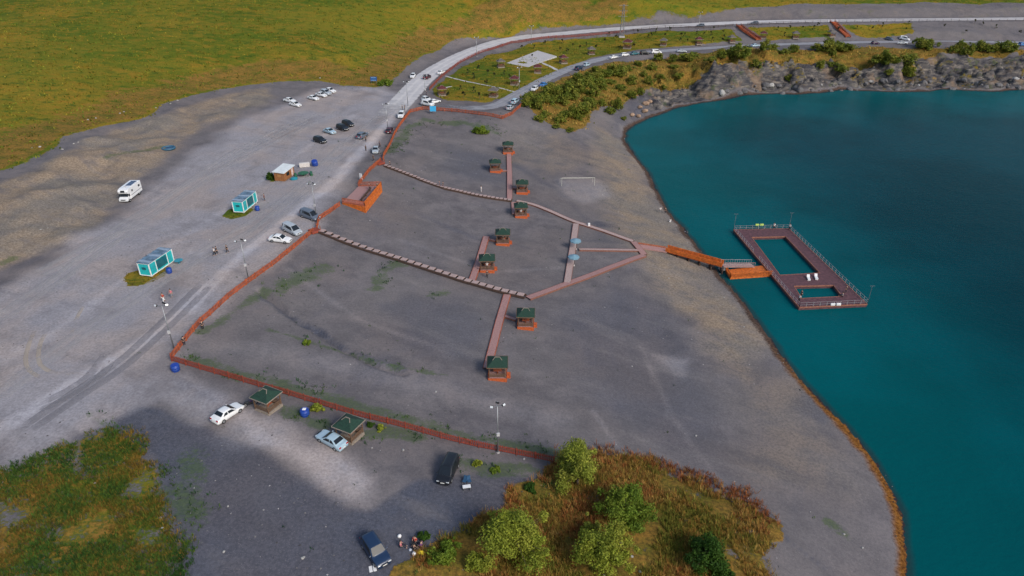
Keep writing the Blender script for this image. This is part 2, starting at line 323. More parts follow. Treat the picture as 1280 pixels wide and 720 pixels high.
pale = mx.reduce([.24 * line([(742,515),(765,548),(795,585),(830,610)], .3, .4, .5, 2), .18 * line([(500,300),(620,340),(700,335)], .5, .8, .6, 3), .16 * line([(350,330),(450,400),(560,440)], .4, .6, .6, 3), .2 * line([(800,430),(840,520),(900,600),(930,680)], .5, .8, .8, 4), 1. * line([(-40,560),(60,500),(160,440),(230,390),(300,320),(345,285),(390,250),(420,225),(450,190),(480,158),(505,125),(530,98),(560,78),(600,61)], 2.0, 1.6, .7, 5), .8 * line([(-40,470),(60,420),(140,360),(210,310),(270,270),(330,225),(390,180),(440,145)], 2.2, 2.4, 1.2, 6, 2),
   .60 * region([(-40,380),(60,330),(150,270),(230,200),(300,150),(400,112),(480,108),(520,125),(480,160),(440,200),(425,240),(395,280),(340,330),(230,420),(205,460),(330,520),(300,540),(200,500),(110,540),(0,590)], 3, 3, 8, 3),
   .55 * region([(0,580),(60,545),(140,500),(215,470),(300,500),(350,530),(420,560),(465,600),(455,630),(430,625),(300,540),(200,500),(100,545)], 2, 2), .8 * region([(228,318),(240,306),(262,316),(245,322)], .6, .6),
   .45 * region([(0,380),(150,300),(300,200),(400,140),(480,130),(440,180),(380,240),(300,300),(210,390),(120,470),(0,560)], 4, 4, 12), .30 * region([(700,225),(745,225),(760,245),(730,255),(700,245)], 2, 2),
   .16 * line([(240,430),(330,440),(420,455),(520,478),(600,500),(700,525)], 2.2, 2, 1.2), .35 * region([(820,445),(860,450),(850,470)], 1.5, 1.5),
   .75*region([(230,470),(290,500),(320,512),(335,540),(420,560),(465,600),(455,632),(430,625),(300,540)],1.5,1.5)])
tan_ = mx.reduce([.95 * region([(750,165),(785,180),(800,205),(822,250),(850,290),(900,350),(960,430),(930,470),(880,420),(830,360),(800,320),(780,290),(750,240),(740,200)], 5, 5, 9),
   1. * region([(-20,236),(60,205),(110,172),(180,150),(260,124),(340,106),(335,128),(250,160),(190,205),(110,285),(-20,345)], 2, 3), .0 * region([(0,240),(60,215),(120,190),(180,160),(260,128),(330,110),(330,125),(250,150),(180,200),(110,280),(0,330)], 4, 4), .45 * region([(640,170),(700,165),(740,200),(690,215),(640,200)], 4, 4),
   .5 * line([(0,300),(110,250)], 3, 3), .4 * region([(900,470),(1000,480),(1060,600),(960,600)], 6, 5)])
CUT = [(700,43),(800,34),(960,27),(1280,22),(1280,3),(1140,4),(1000,6),(900,14),(780,27),(700,34)]
SLOPE2 = [(1140,29),(1280,27),(1280,50),(1142,46)]
cutg = region(CUT, 1, 1.5)
rock = mx.reduce([cliff, cutg * .34, .3 * region(SLOPE2, 1, 1)])
rough_g = mx(cliff, region(CUT, 1, 1))
# ------------------------------------------------------------------ ground
def ground_material():
    m, t = newmat('ground_mix'); pos = t.n('NewGeometry', 0)
    ca = t.n('SeparateColor', 0, i0=t.n('Attribute', 0, p_attribute_name='cover_a')).node
    cs_ = t.n('Attribute', 2, p_attribute_name='strip'); cb = t.n('SeparateColor', 0, i0=t.n('Attribute', 0, p_attribute_name='cover_b')).node
    sh = t.n('Attribute', 2, p_attribute_name='shore')
    warm = t.noise(pos, .055, 5., .6); big = t.noise(pos, .035, 4.); mid = t.noise(pos, .22, 6., .65); fine = t.noise(pos, 2.6, 6., .72); grit = t.noise(pos, 9., 3., .7)
    # streaks left by wheels, along the road
    rotv = lambda a: t.n('VectorRotate', p_rotation_type='Z_AXIS', Vector=pos, Angle=R(a))
    wv = t.n('VectorMath', 0, p_operation='ADD', i0=rotv(-77), i1=t.n('VectorMath', 0, p_operation='SCALE', i0=t.n('TexNoise', 1, Vector=pos, Scale=.03, Detail=2.), Scale=26.))
    mp = t.n('Mapping', Vector=wv, Scale=(.016, .13, .3)); stk = t.noise(mp, 1., 9., .60)
    mp2 = t.n('Mapping', Vector=rotv(22), Scale=(.028, .20, .3)); stk2 = t.noise(mp2, 1., 8., .62)
    g = t.mix(t.rng(mid, .3, .7), (.108, .099, .108), (.178, .161, .170))
    g = t.mix(t.rng(big, .38, .62), g, t.mix(.5, g, (.165, .150, .152)))
    g = t.mix(t.rng(warm, .45, .65, 0., .4), g, (.165, .135, .128))
    dk = t.m('MULTIPLY', ca.outputs[2], t.rng(mid, .2, .62, .55, 1.))
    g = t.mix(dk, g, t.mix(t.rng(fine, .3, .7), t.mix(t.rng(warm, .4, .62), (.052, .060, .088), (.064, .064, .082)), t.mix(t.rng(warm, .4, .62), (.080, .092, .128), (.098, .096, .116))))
    tn = t.m('MULTIPLY', cb.outputs[1], t.rng(t.m('ADD', t.m('MULTIPLY', mid, .5), t.m('MULTIPLY', t.noise(t.n('Mapping', Vector=rotv(24), Scale=(.05, .5, .3)), 1., 5.), .5)), .32, .56, .35, 1.))
    g = t.mix(tn, g, t.mix(t.rng(fine, .3, .7), t.mix(t.rng(warm, .4, .6), (.15, .128, .108), (.20, .148, .105)), t.mix(t.rng(warm, .4, .6), (.26, .225, .19), (.33, .255, .185))))
    pl = t.m('MULTIPLY', cb.outputs[0], t.rng(stk, .28, .56, .45, 1.))
    g = t.mix(pl, g, t.mix(t.rng(fine, .3, .7), t.mix(t.rng(warm, .4, .62), (.320, .304, .336), (.37, .312, .30)), t.mix(t.rng(warm, .4, .62), (.45, .438, .475), (.52, .452, .43))))
    g = t.mix(t.rng(stk, .52, .70, 0., .38), g, t.mix(.5, g, (.10, .105, .14)))
    g = t.mix(t.rng(stk2, .53, .70, 0., .5), g, t.mix(.5, g, (.075, .072, .082))); g = t.mix(t.rng(stk2, .46, .30, 0., .45), g, t.mix(.5, g, (.25, .225, .22)))
    g = t.mix(t.m('MULTIPLY', t.rng(fine, .34, .62, .55, 0.), t.m('SUBTRACT', 1., t.m('MULTIPLY', cb.outputs[0], .8))), g, t.mix(.5, g, (.04, .045, .055), ))
    g = t.mix(t.rng(grit, .58, .74, 0., .5), g, (.36, .345, .35))
    g = t.mix(t.rng(grit, .38, .24, 0., .5), g, (.06, .06, .07))
    # rock
    rv = t.n('TexVoronoi', 0, Vector=t.n('Mapping', Vector=pos, Scale=(.5, .8, 1.4)), Scale=.55, p_feature='F1')
    n_b = t.noise(pos, .12, 4., .6)
    rn = t.noise(t.n('Mapping', Vector=pos, Scale=(.5, .5, 2.2)), .6, 8., .7)
    rc = t.mix(t.rng(rn, .3, .68), (.026, .027, .036), (.245, .215, .185)); rc = t.mix(t.rng(rv, .15, .8, .0, .7), rc, (.04, .042, .055)); rc = t.mix(t.rng(n_b, .52, .66, 0., .6), rc, (.22, .15, .10))
    rc = t.mix(t.rng(mid, .56, .66, 0., .55), rc, (.06, .085, .03))
    rk = t.rng(t.m('ADD', cb.outputs[2], t.m('MULTIPLY', t.m('SUBTRACT', mid, .5), .5)), .3, .55)
    g = t.mix(rk, g, rc)
    # grass and weeds
    n1 = t.noise(t.n('Mapping', Vector=pos, Scale=(.6, 1., 1.)), .03, 5., .6); n2 = t.noise(t.n('Mapping', Vector=pos, Scale=(.55, 1., 1.)), .33, 7., .72); n3 = t.noise(pos, 2.2, 4., .75)
    gr = t.mix(t.rng(n1, .36, .60), (.118, .132, .012), (.285, .195, .022))
    gr = t.mix(t.rng(n2, .49, .64, 0., .85), gr, (.36, .18, .024)); gr = t.mix(t.rng(n2, .5, .34, 0., .85), gr, (.040, .085, .012))
    gr = t.mix(t.rng(n3, .35, .7, .5, 0.), gr, (.030, .048, .010)); gr = t.mix(t.rng(n3, .6, .8, 0., .35), gr, (.21, .185, .06))
    dry = t.mix(t.rng(n2, .3, .7), (.125, .120, .020), (.33, .175, .040)); dry = t.mix(t.rng(n3, .35, .65, .65, 0.), dry, (.035, .030, .014))
    edge = t.m('MULTIPLY', t.m('SUBTRACT', n2, .5), 1.5); edge2 = t.m('MULTIPLY', t.m('SUBTRACT', n3, .5), .8)
    gr = t.mix(t.rng(t.noise(t.n('Mapping', Vector=rotv(35), Scale=(.010, .028, .02)), 1., 4., .55), .40, .58), gr, t.mix(.38, gr, (.065, .118, .012)))
    gf = t.rng(t.m('ADD', t.m('ADD', ca.outputs[0], edge), edge2), .42, .62); df = t.rng(t.m('ADD', t.m('ADD', ca.outputs[1], edge), edge2), .40, .60)
    gf = t.m('MULTIPLY', gf, t.rng(ca.outputs[0], .02, .2)); df = t.m('MULTIPLY', df, t.rng(ca.outputs[1], .02, .2))
    g = t.mix(gf, g, gr); g = t.mix(df, g, dry)
    sf = t.rng(t.m('ADD', cs_, t.m('ADD', t.m('MULTIPLY', t.m('SUBTRACT', n2, .5), 1.6), t.m('MULTIPLY', t.m('SUBTRACT', n3, .5), 1.2))), .64, 1.05)
    g = t.mix(t.m('MULTIPLY', t.m('MULTIPLY', sf, t.rng(cs_, .02, .3)), .6), g, t.mix(t.rng(n3, .3, .7), (.028, .062, .024), (.075, .115, .035)))
    # wet weed-stained strip along the waterline
    sw = t.m('ADD', sh, t.m('ADD', t.m('MULTIPLY', t.m('SUBTRACT', fine, .5), 1.5), t.m('MULTIPLY', t.m('SUBTRACT', mid, .5), 2.2)))
    wet = t.m('MULTIPLY', t.rng(sw, 2.2, 1.0), t.m('SUBTRACT', 1., t.rng(cb.outputs[2], .1, .4)))
    sx = t.n('SeparateXYZ', 1, Vector=pos)
    wcol = t.mix(t.rng(sx, 114., 82.), t.mix(t.rng(fine, .35, .65), (.045, .030, .026), (.10, .066, .05)), t.mix(t.rng(fine, .35, .65), (.085, .034, .012), (.27, .115, .026)))
    g = t.mix(wet, g, wcol); g = t.mix(t.rng(sw, .55, .2), g, (.028, .026, .030))
    h = t.m('ADD', t.m('MULTIPLY', fine, .5), t.m('ADD', t.m('MULTIPLY', grit, .12), t.m('MULTIPLY', t.m('MULTIPLY', rn, rk), 5.)))
    h = t.m('ADD', h, t.m('MULTIPLY', t.m('MULTIPLY', n2, t.m('MAXIMUM', gf, df)), 3.))
    b = t.n('Bump', Strength=t.m('SUBTRACT', .42, t.m('MULTIPLY', cb.outputs[0], .32)), Distance=.22, Height=h)
    p = t.n('BsdfPrincipled', Base_Color=g, Roughness=.93, Normal=b); p.node.inputs['Specular IOR Level'].default_value = .04
    t.out(p); return m
ny, nx = GX.shape; idx = np.arange(ny * nx).reshape(ny, nx)
fc = np.stack([idx[:-1, :-1], idx[:-1, 1:], idx[1:, 1:], idx[1:, :-1]], -1).reshape(-1, 4)
me = numesh('ground', np.stack([GX, GY, GZ], -1).reshape(-1, 3), fc, ground_material(), smooth_=True)
gA = np.clip(mx.reduce([g_hill, g_park, g_kiosk * .95, (.36 + .5 * fbm(GX, GY, 8, 6)) * g_weed, .38 * smooth(.2, .6, cliff) * smooth(.5, .65, fbm(GX, GY, 14, 6))]), 0, 1)
edgeh = smooth(-1, 3, sdf(GX, GY, hillp)) * smooth(26, 6, sdf(GX, GY, hillp) + 20 * (fbm(GX, GY, 22, 5) - .5)) * (GX < 60)
gB = np.clip(mx.reduce([.85 * edgeh, g_bank, (.24 + .42 * fbm(GX, GY, 9, 4)) * g_weed, (.42 + .75 * fbm(GX, GY, 7, 1)) * g_prom]), 0, 1)
for nm, a in (('cover_a', (gA, gB, dark)), ('cover_b', (pale, tan_, rock))):
    at_ = me.attributes.new(nm, 'FLOAT_COLOR', 'POINT')
    at_.data.foreach_set('color', np.stack([*[np.clip(q, 0, 1) for q in a], np.ones_like(GX)], -1).astype(np.float32).ravel())
at_ = me.attributes.new('shore', 'FLOAT', 'POINT'); at_.data.foreach_set('value', np.clip(SD, -50, 50).astype(np.float32).ravel())
at_ = me.attributes.new('strip', 'FLOAT', 'POINT'); at_.data.foreach_set('value', np.clip(g_strip, 0, 1).astype(np.float32).ravel())
gnd = bpy.data.objects.new('ground', me); C.objects.link(gnd); struct(gnd)
# ------------------------------------------------------------------ lake
def water_material():
    m, t = newmat('lake_water'); pos = t.n('NewGeometry', 0); sh = t.n('Attribute', 2, p_attribute_name='shore')
    n = t.noise(pos, .02, 3.); y = t.n('SeparateXYZ', 1, Vector=pos)
    deep = t.mix(t.rng(n, .35, .65), (.0003, .031, .043), (.0003, .042, .058))
    shallow = t.mix(t.rng(n, .4, .6), (.0006, .074, .084), (.0006, .088, .104))
    dd = t.m('ADD', sh, t.m('MULTIPLY', t.m('SUBTRACT', n, .5), 18.))
    col = t.mix(t.rng(dd, -62., -2.), deep, shallow)
    col = t.mix(t.rng(sh, -1.1, .0, 0., .6), col, (.022, .03, .032))
    w1 = t.noise(t.n('Mapping', Vector=pos, Rotation=(0, 0, .5), Scale=(.55, 1.1, 1.)), 1.3, 5., .65); w2 = t.noise(pos, .12, 3.)
    h = t.m('ADD', t.m('MULTIPLY', w1, .35), t.m('MULTIPLY', w2, .5)); b = t.n('Bump', Strength=.9, Distance=.3, Height=h)
    p = t.n('BsdfPrincipled', Base_Color=col, Roughness=.2, Normal=b, IOR=1.07); p.node.inputs['Specular IOR Level'].default_value = .5
    t.out(p); return m
wx = axis([(-12,40,2),(40,160,2.5),(160,420,6),(420,600,20)]); wy = axis([(-170,30,10),(30,340,2.5),(340,372,2)])
wX, wY = np.meshgrid(wx, wy); wi = np.arange(wX.size).reshape(wX.shape); wsd = shore_d(wX, wY)
keep = (wsd[:-1, :-1] < 9.) | (wsd[1:, 1:] < 9.); wf = np.stack([wi[:-1, :-1], wi[:-1, 1:], wi[1:, 1:], wi[1:, :-1]], -1)[keep]
wm = numesh('lake_water', np.stack([wX, wY, np.full_like(wX, ZW)], -1).reshape(-1, 3), wf, water_material(), smooth_=True)
a_ = wm.attributes.new('shore', 'FLOAT', 'POINT'); a_.data.foreach_set('value', np.clip(wsd, -200, 50).astype(np.float32).ravel())
wo = bpy.data.objects.new('water', wm); C.objects.link(wo); struct(wo)
# ------------------------------------------------------------------ roads and paths (draped sheets)
def drape(name, pl, width, mat, lift=.06, step=2., dens=6, attr=None):
    w = [Vector((p.x, p.y, 0)) for p in atl(pl)] if not isinstance(pl[0], Vector) else pl
    # Catmull-Rom through the points
    q = []
    for i in range(len(w) - 1):
        p0, p1, p2, p3 = w[max(i-1, 0)], w[i], w[i+1], w[min(i+2, len(w)-1)]; m = max(2, int((p2 - p1).length / step))
        for k in range(m):
            u = k / m; q.append(.5 * ((2*p1) + (p2-p0)*u + (2*p0-5*p1+4*p2-p3)*u*u + (3*p1-p0-3*p2+p3)*u**3))
    q.append(w[-1]); vs = []; fs = []; ed = []
    for i, p in enumerate(q):
        d = (q[min(i+1, len(q)-1)] - q[max(i-1, 0)]).normalized(); r = Vector((d.y, -d.x, 0))
        for k in range(dens + 1):
            u = k / dens * 2 - 1; s = p + r * (u * width / 2)
            vs.append((s.x, s.y, H(s.x, s.y) + (lift if abs(u) < .99 else -.05))); ed.append((1 - abs(u), u * .5 + .5, min(i, len(q) - 1 - i) * step))
    for i in range(len(q) - 1):
        for k in range(dens): a = i * (dens + 1) + k; fs.append((a, a + 1, a + dens + 2, a + dens + 1))
    o = bpy.data.objects.new(name, numesh(name, np.array(vs), np.array(fs), mat, np.array(ed), True)); C.objects.link(o); struct(o); return o
def road_mat(name, c0, c1, c2, soft=False):
    m, t = newmat(name); pos = t.n('NewGeometry', 0); e = t.n('SeparateColor', 0, i0=t.n('Attribute', 0, p_attribute_name='tint')).node
    mid = t.noise(pos, .3, 6., .65); fine = t.noise(pos, 2., 5., .7)
    g = t.mix(t.rng(mid, .3, .7), c0, c1); tr = t.m('SINE', t.m('MULTIPLY', e.outputs[1], 22.))
    g = t.mix(t.rng(t.m('ADD', tr, t.m('MULTIPLY', t.m('SUBTRACT', mid, .5), 3.)), -.2, 1., 0., .6), g, c2)
    g = t.mix(t.rng(t.m('ADD', e.outputs[0], t.m('MULTIPLY', t.m('SUBTRACT', fine, .5), .5)), .28, .06), g, [c * .62 for c in c0])
    p = t.n('BsdfPrincipled', Base_Color=g, Roughness=.92, Normal=t.n('Bump', Strength=.3, Distance=.1, Height=fine))
    f = t.m('MINIMUM', t.rng(t.m('ADD', e.outputs[0], t.m('MULTIPLY', t.m('SUBTRACT', mid, .5), .9 if not soft else 1.2)), -.1 if soft else .02, .45 if soft else .2), t.rng(t.m('ADD', e.outputs[2], t.m('MULTIPLY', t.m('SUBTRACT', mid, .5), 24.)), 2., 26. if not soft else 8.))
    t.out(t.n('MixShader', i0=t.m('MULTIPLY', f, soft if soft else 1.), i1=t.n('BsdfTransparent'), i2=p)); return m
RM = road_mat('dusty_gravel', (.40, .385, .40), (.50, .48, .49), (.58, .55, .54)); PM = road_mat('park_gravel', (.20, .20, .225), (.26, .258, .285), (.30, .295, .315))
drape('road', [(478,152),(505,124),(530,98),(560,78),(600,60),(640,48.8),(700,42),(780,35.3),(880,30),(960,27),(1100,25),(1280,23.5),(1400,23)], 10.5, RM, .07)
drape('road', [(520,132),(545,132),(590,135),(622,131),(650,116),(690,95),(725,81),(760,72),(800,66),(860,61.5),(940,57),(1040,53.5),(1140,52),(1280,53),(1360,53)], 6.5, PM, .07)
CW = M('pale_concrete', (.42, .40, .40), .85, .15, 2.)
drape('path', [(557,95),(590,103),(645,115)], 1.3, CW, .1, 2, 2); drape('path', [(676,78),(698,88)], 2.4, CW, .1, 2, 2); drape('path', [(553,110),(565,108)], 1.5, CW, .1, 2, 2)
sl = MB(); cc = atl([(633,79),(672,66.5),(696,72),(660,84)]); zz = max(p.z for p in cc) + .1
sl.prism(cc, zz - 1.2, zz, CW); struct(sl.build('pavement', bev=.04))
TRK = road_mat('tyre_worn_grit', (.42, .35, .28), (.50, .42, .34), (.44, .38, .32), .5)
for pl in ([(52,398),(38,425),(32,450),(40,466),(60,473),(85,474)], [(68,402),(52,425),(48,448),(55,460),(75,467),(110,465)], [(110,370),(95,400),(88,420)], [(145,428),(125,442),(112,452)]):
    drape('path', pl, .9, TRK, .05, 1., 4)
TR2 = road_mat('rutted_dust', (.40, .385, .40), (.50, .475, .48), (.34, .33, .35), .30); TR3 = road_mat('damp_rut', (.20, .195, .22), (.26, .25, .275), (.22, .21, .235), .42)
for i, pl in enumerate([[(-20,505),(60,440),(150,378),(240,320),(310,278),(380,226),(430,178),(478,140)], [(-20,405),(60,350),(140,295),(220,240),(300,190),(400,140)], [(-10,560),(70,505),(150,450),(205,400),(260,345)], [(20,350),(110,305),(200,250),(290,190),(380,145)],
    [(230,330),(262,316),(300,300),(345,262),(400,215)], [(140,430),(110,470),(60,500),(0,520)], [(215,300),(190,285),(150,290),(100,320),(40,372)]]):
    for k_ in (0, 1): drape('path', [(x + 11 * k_, y + 4 * k_) for x, y in pl], 1.9, (TR2, TR3)[(i + (k_ if i == 3 else 0)) % 3 == 2], .05, 1.5, 4)
# ------------------------------------------------------------------ vegetation
LEAF = tintmat('leaf_green', .7, .3); GRASS = tintmat('grass_blade', .85, .2)
BARK = M('bark_brown', (.10, .075, .055), .9, .3, 9.)
def leaf_crown(name, h, r, base, nclump, nleaf, size, cols, rng, squash=.8):
    cs = []; nl_ = int(rng.integers(4, 7)); lobes = []
    for i in range(nl_):
        a = 2 * math.pi * (i + rng.uniform(-.3, .3)) / nl_; q_ = r * rng.uniform(.30, .62); lobes.append((math.cos(a) * q_, math.sin(a) * q_, r * rng.uniform(.38, .62), base + (h - base) * rng.uniform(.55, 1.05)))
    for i in range(nclump):
        if i % 5 == 4:     # thin sprays that stick out of the crown
            l = lobes[int(rng.integers(nl_))]; a = rng.uniform(0, 2*math.pi); q_ = l[2] * rng.uniform(.9, 1.25); cs.append((l[0] + math.cos(a) * q_, l[1] + math.sin(a) * q_, base + (l[3] - base) * rng.uniform(.35, 1.12), r * rng.uniform(.07, .14))); continue
        if i % 5 in (1, 2, 3):
            l = lobes[int(rng.integers(nl_))]; a = rng.uniform(0, 2*math.pi); u = rng.uniform(0, 1); q_ = l[2] * math.sqrt(rng.uniform(0, 1)) * (1.05 - .6 * u); cs.append((l[0] + math.cos(a) * q_, l[1] + math.sin(a) * q_, base + (l[3] - base) * u, r * rng.uniform(.14, .30))); continue
        a = rng.uniform(0, 2*math.pi); u = rng.uniform(0, 1) ** .85; rr = r * math.sqrt(rng.uniform(.05, 1)) * (.95 if u < .55 else .95 - (u - .55) * 1.2)
        cs.append((math.cos(a) * rr * .75, math.sin(a) * rr * .75, base + (h - base) * (.12 + .8 * u), r * rng.uniform(.15, .40)))
    cs = np.array(cs); pw_ = cs[:, 3] ** 1.6; k = rng.choice(nclump, nleaf, p=pw_ / pw_.sum()); d = rng.normal(size=(nleaf, 3)) * np.array([1, 1, 1.25]); d /= np.linalg.norm(d, axis=1)[:, None]
    rad = rng.uniform(.2, 1.35, nleaf) ** .8; c = cs[k, :3] + d * (cs[k, 3] * rad)[:, None] * np.array([1, 1, squash])
    c[:, 2] = np.maximum(c[:, 2], .08)
    nrm = d * .7 + rng.normal(size=(nleaf, 3)) * .6 + np.array([0, 0, .35]); nrm /= np.linalg.norm(nrm, axis=1)[:, None]
    t1 = np.cross(nrm, rng.normal(size=(nleaf, 3))); t1 /= np.linalg.norm(t1, axis=1)[:, None]; t2 = np.cross(nrm, t1)
    s = size * rng.uniform(.6, 1.4, nleaf)[:, None]
    q = np.stack([c - t1 * s, c - t2 * s * .45 + nrm * s * .15, c + t1 * s, c + t2 * s * .45 + nrm * s * .15], 1).reshape(-1, 3)
    cols = np.array(cols); ck = rng.integers(0, len(cols), nclump); base_c = cols[ck][k] * .6 + cols[rng.integers(0, len(cols), nleaf)] * .4
    base_c = base_c * rng.uniform(.7, 1.3, nleaf)[:, None]
    return numesh(name, q, np.arange(nleaf * 4).reshape(-1, 4), LEAF, np.repeat(base_c, 4, 0)), cs
def limbs(h, r, base, cs, rng, r0):
    mb = MB(); top = Vector((rng.normal() * .15, rng.normal() * .15, base + (h - base) * .45)); mid = Vector((rng.normal() * .1, rng.normal() * .1, base * .7 + .15))
    mb.tube((0, 0, -.3), mid, r0 * 1.25, r0, 8); mb.tube(mid, top, r0, r0 * .5, 8)
    for c in cs:
        s = mid.lerp(top, rng.uniform(.1, 1)); e = Vector(c[:3]); m_ = s.lerp(e, .5) + Vector((0, 0, .12 * h * rng.uniform(0, .6)))
        mb.tube(s, m_, r0 * .4, r0 * .25, 5); mb.tube(m_, e, r0 * .25, r0 * .07, 5)
    return mb
OLV = [(.24,.28,.036),(.31,.32,.045),(.17,.21,.026),(.27,.275,.05)]; MID = [(.13,.20,.020),(.18,.235,.026),(.09,.15,.015)]; DRK = [(.036,.090,.010),(.055,.115,.012),(.024,.06,.008)]
YEL = [(.24,.28,.030),(.19,.235,.028),(.30,.31,.042)]; FARG = [(.13,.175,.022),(.19,.215,.028),(.09,.13,.02),(.23,.22,.034)]
def make_plant(name, label, cat, h, r, base, ncl, nl, size, cols, seed, group=None, trunk='trunk'):
    rng = np.random.default_rng(seed); o = thing(name, label, cat, (0, 0, 0), 0, group)
    me_, cs = leaf_crown('crown', h, r, base, ncl, nl, size, cols, rng); c = bpy.data.objects.new('crown', me_); C.objects.link(c); c.parent = o
    limbs(h, r, base, cs, rng, max(.03, h * .022)).build(trunk, BARK, o, True); return o
def put(o, px, py, rz=0., sc=1.):
    p = at(px, py); o.location = (p.x, p.y, p.z - .05); o.rotation_euler = (0, 0, rz); o.scale = (sc,) * 3; return o
for (lab, px, py, h, r, cols, seed, ncl, nl) in (
  ('feathery olive tree standing where the lower orange fence ends', 722, 606, 6.6, 3.3, OLV, 1, 46, 9500),
  ('broad yellow-green tree in the weeds at the bottom, nearest the seated picnic group', 641, 692, 6.2, 4.3, YEL, 2, 60, 14000),
  ('mid green bushy tree in the middle of the brown weeds, below the olive fence-end tree', 782, 652, 4.6, 3.6, MID, 3, 40, 8500),
  ('olive tree cut by the bottom edge of the photo, under the mid green bushy tree', 757, 708, 4.8, 3.3, YEL, 4, 40, 8500),
  ('small dark green tree at the lake side of the brown weeds', 882, 706, 3.8, 2.5, DRK, 5, 32, 6000)):
    put(make_plant('tree', lab, 'tree', h, r, h * .22, ncl, int(nl * 1.3), .145, cols, seed, 'trees among the brown weeds'), px, py)
for (lab, px, py, h, r, cols, seed) in (
  ('yellow-green bush at the bottom edge, left of the broad yellow-green tree', 598, 712, 2.0, 1.8, YEL, 11),
  ('dark green leafy bush beside the yellow bag of the seated picnic group', 552, 700, 1.3, 1.9, MID, 12),
  ('round dark green bush on the gravel behind the seated picnic group', 530, 672, .9, .7, DRK, 13),
  ('small green bush at the left edge of the broad yellow-green tree', 563, 686, 1.3, 1.2, MID, 14),
  ('olive bush in the brown weeds between the two central trees', 738, 668, 1.8, 1.6, OLV, 15),
  ('dark green bush at the bottom edge beside the small dark lakeside tree', 905, 722, 1.6, 1.8, DRK, 16),
  ('small green plant on bare ground below the lower orange fence', 663, 612, .6, .9, DRK, 17),
  ('bright green plant on the gravel right of the black people carrier', 597, 582, .7, .7, YEL, 18),
  ('low green plant right of the bright green plant on the gravel', 620, 589, .6, .7, MID, 19),
  ('dark low plant between the second gazebo and the lower orange fence', 463, 533, .6, .5, DRK, 20),
  ('yellowish plant right of the second parking gazebo', 477, 537, .8, .6, YEL, 21),
  ('bright yellow bush by the fence between the two parking gazebos', 398, 513, .9, 1.1, YEL, 22),
  ('low green bush of the strip behind the diagonal ditch', 384, 430, .6, .8, MID, 23),
  ('large dark green bush inside the upper fence corner', 602, 166, 1.6, 2.6, MID, 24),
  ('green bush on grass beside the blue roadside board', 481, 106, 1.8, 3.2, MID, 25),
  ('bushy plant against the back of the brown shed', 338, 224, 1.4, 1.1, DRK, 26)):
    put(make_plant('bush', lab, 'bush', h, r, .1, 20, 1900, .15 if py > 300 else .3, cols, seed, None, 'stem'), px, py)
fb = [make_plant('bush', 'green bush', 'bush', 3.2, 2.7, .2, 26, 1500, .28, FARG, 40 + i, 'bushes', 'stem') for i in range(4)]
SLB = 'rounded olive-green bush of the thicket on the slope below the park road'
for i, (px, py, sc) in enumerate([(658,130,1.0),(668,127,1.1),(680,121,1.2),(690,126,1.1),(700,112,1.2),(696,120,1.2),(710,118,1.3),(712,106,1.1),(722,112,1.3),(724,100,1.2),(735,104,1.3),(733,94,1.1),(745,97,1.2),(746,88,1.1),(757,92,1.2),
    (727,138,1.1),(718,143,1.0),(737,134,1.1),(762,101,1.),(708,143,.8),(700,150,.8),(750,128,.8),(664,124,1.2),(673,132,1.0),(686,117,1.2),(704,126,1.1),(716,120,1.2),(729,110,1.3),(741,100,1.3),(752,104,1.1),(742,116,1.),(735,126,.9),(764,90,1.1),(725,146,.9)]):
    p = at(px, py + 4); dup(fb[i % 4], p, i * 1.3, SLB, 'thicket below the park road', sc)
SLC = 'scattered green bush on the dry brown slope above the far beach'
for i, (px, py, sc) in enumerate([(790,105,1.1),(800,118,.9),(812,106,.9),(815,88,.9),(770,136,1.0),(762,142,.7),(842,86,.9),(798,82,.9),(830,112,.7),(780,150,.6),(712,165,.7),(695,160,.6),(755,112,.8),(776,95,1.1),(786,88,1.),(805,96,.9),(825,98,.8),(775,112,.9),(848,98,.8),(790,122,.8),(682,146,.8),(676,152,.7),(840,78,1.),(822,76,.9)]):
    dup(fb[(i + 1) % 4], at(px, py), i * 2.1, SLC, 'bushes on the dry slope', sc)
SLD = 'bush on the rocky cliff top beside the park road'
for i, (px, py, sc) in enumerate([(862,74,1.4),(888,76,1.1),(903,71,1.4),(913,72,1.5),(924,70,1.4),(946,83,1.3),(955,62,1.3),(966,62,1.0),(980,66,1.),(990,65,1.),(1022,62,1.3),(1035,63,1.5),(1047,62,1.5),(1058,62,1.4),(1040,70,1.0),
    (1025,84,.9),(1050,88,1.1),(1040,82,1.),(1096,79,1.3),(1108,78,1.4),(1118,78,1.0),(1133,80,1.6),(1135,90,1.5),(1132,94,1.2),(1150,58,1.5),(1160,60,1.4),(1190,65,1.2),(1200,63,1.3),(1212,65,1.2),(1221,62,1.5),(1233,63,1.5),(1246,63,1.5),(1258,63,1.5),(1208,68,1.0),(985,100,.8),(1112,92,.8)]):
    dup(fb[(i + 2) % 4], at(px, py + 1), i * .9, SLD, 'cliff-top bushes', sc)
for o in fb: drop(o)
sap = [make_plant('sapling', 'sapling', 'sapling', 2.2, .8, .7, 7, 160, .24, [(.028,.045,.014),(.045,.065,.016),(.06,.05,.02)], 60 + i, 'saplings') for i in range(3)]
SLE = 'young dark sapling planted in the park grass between the two roads'
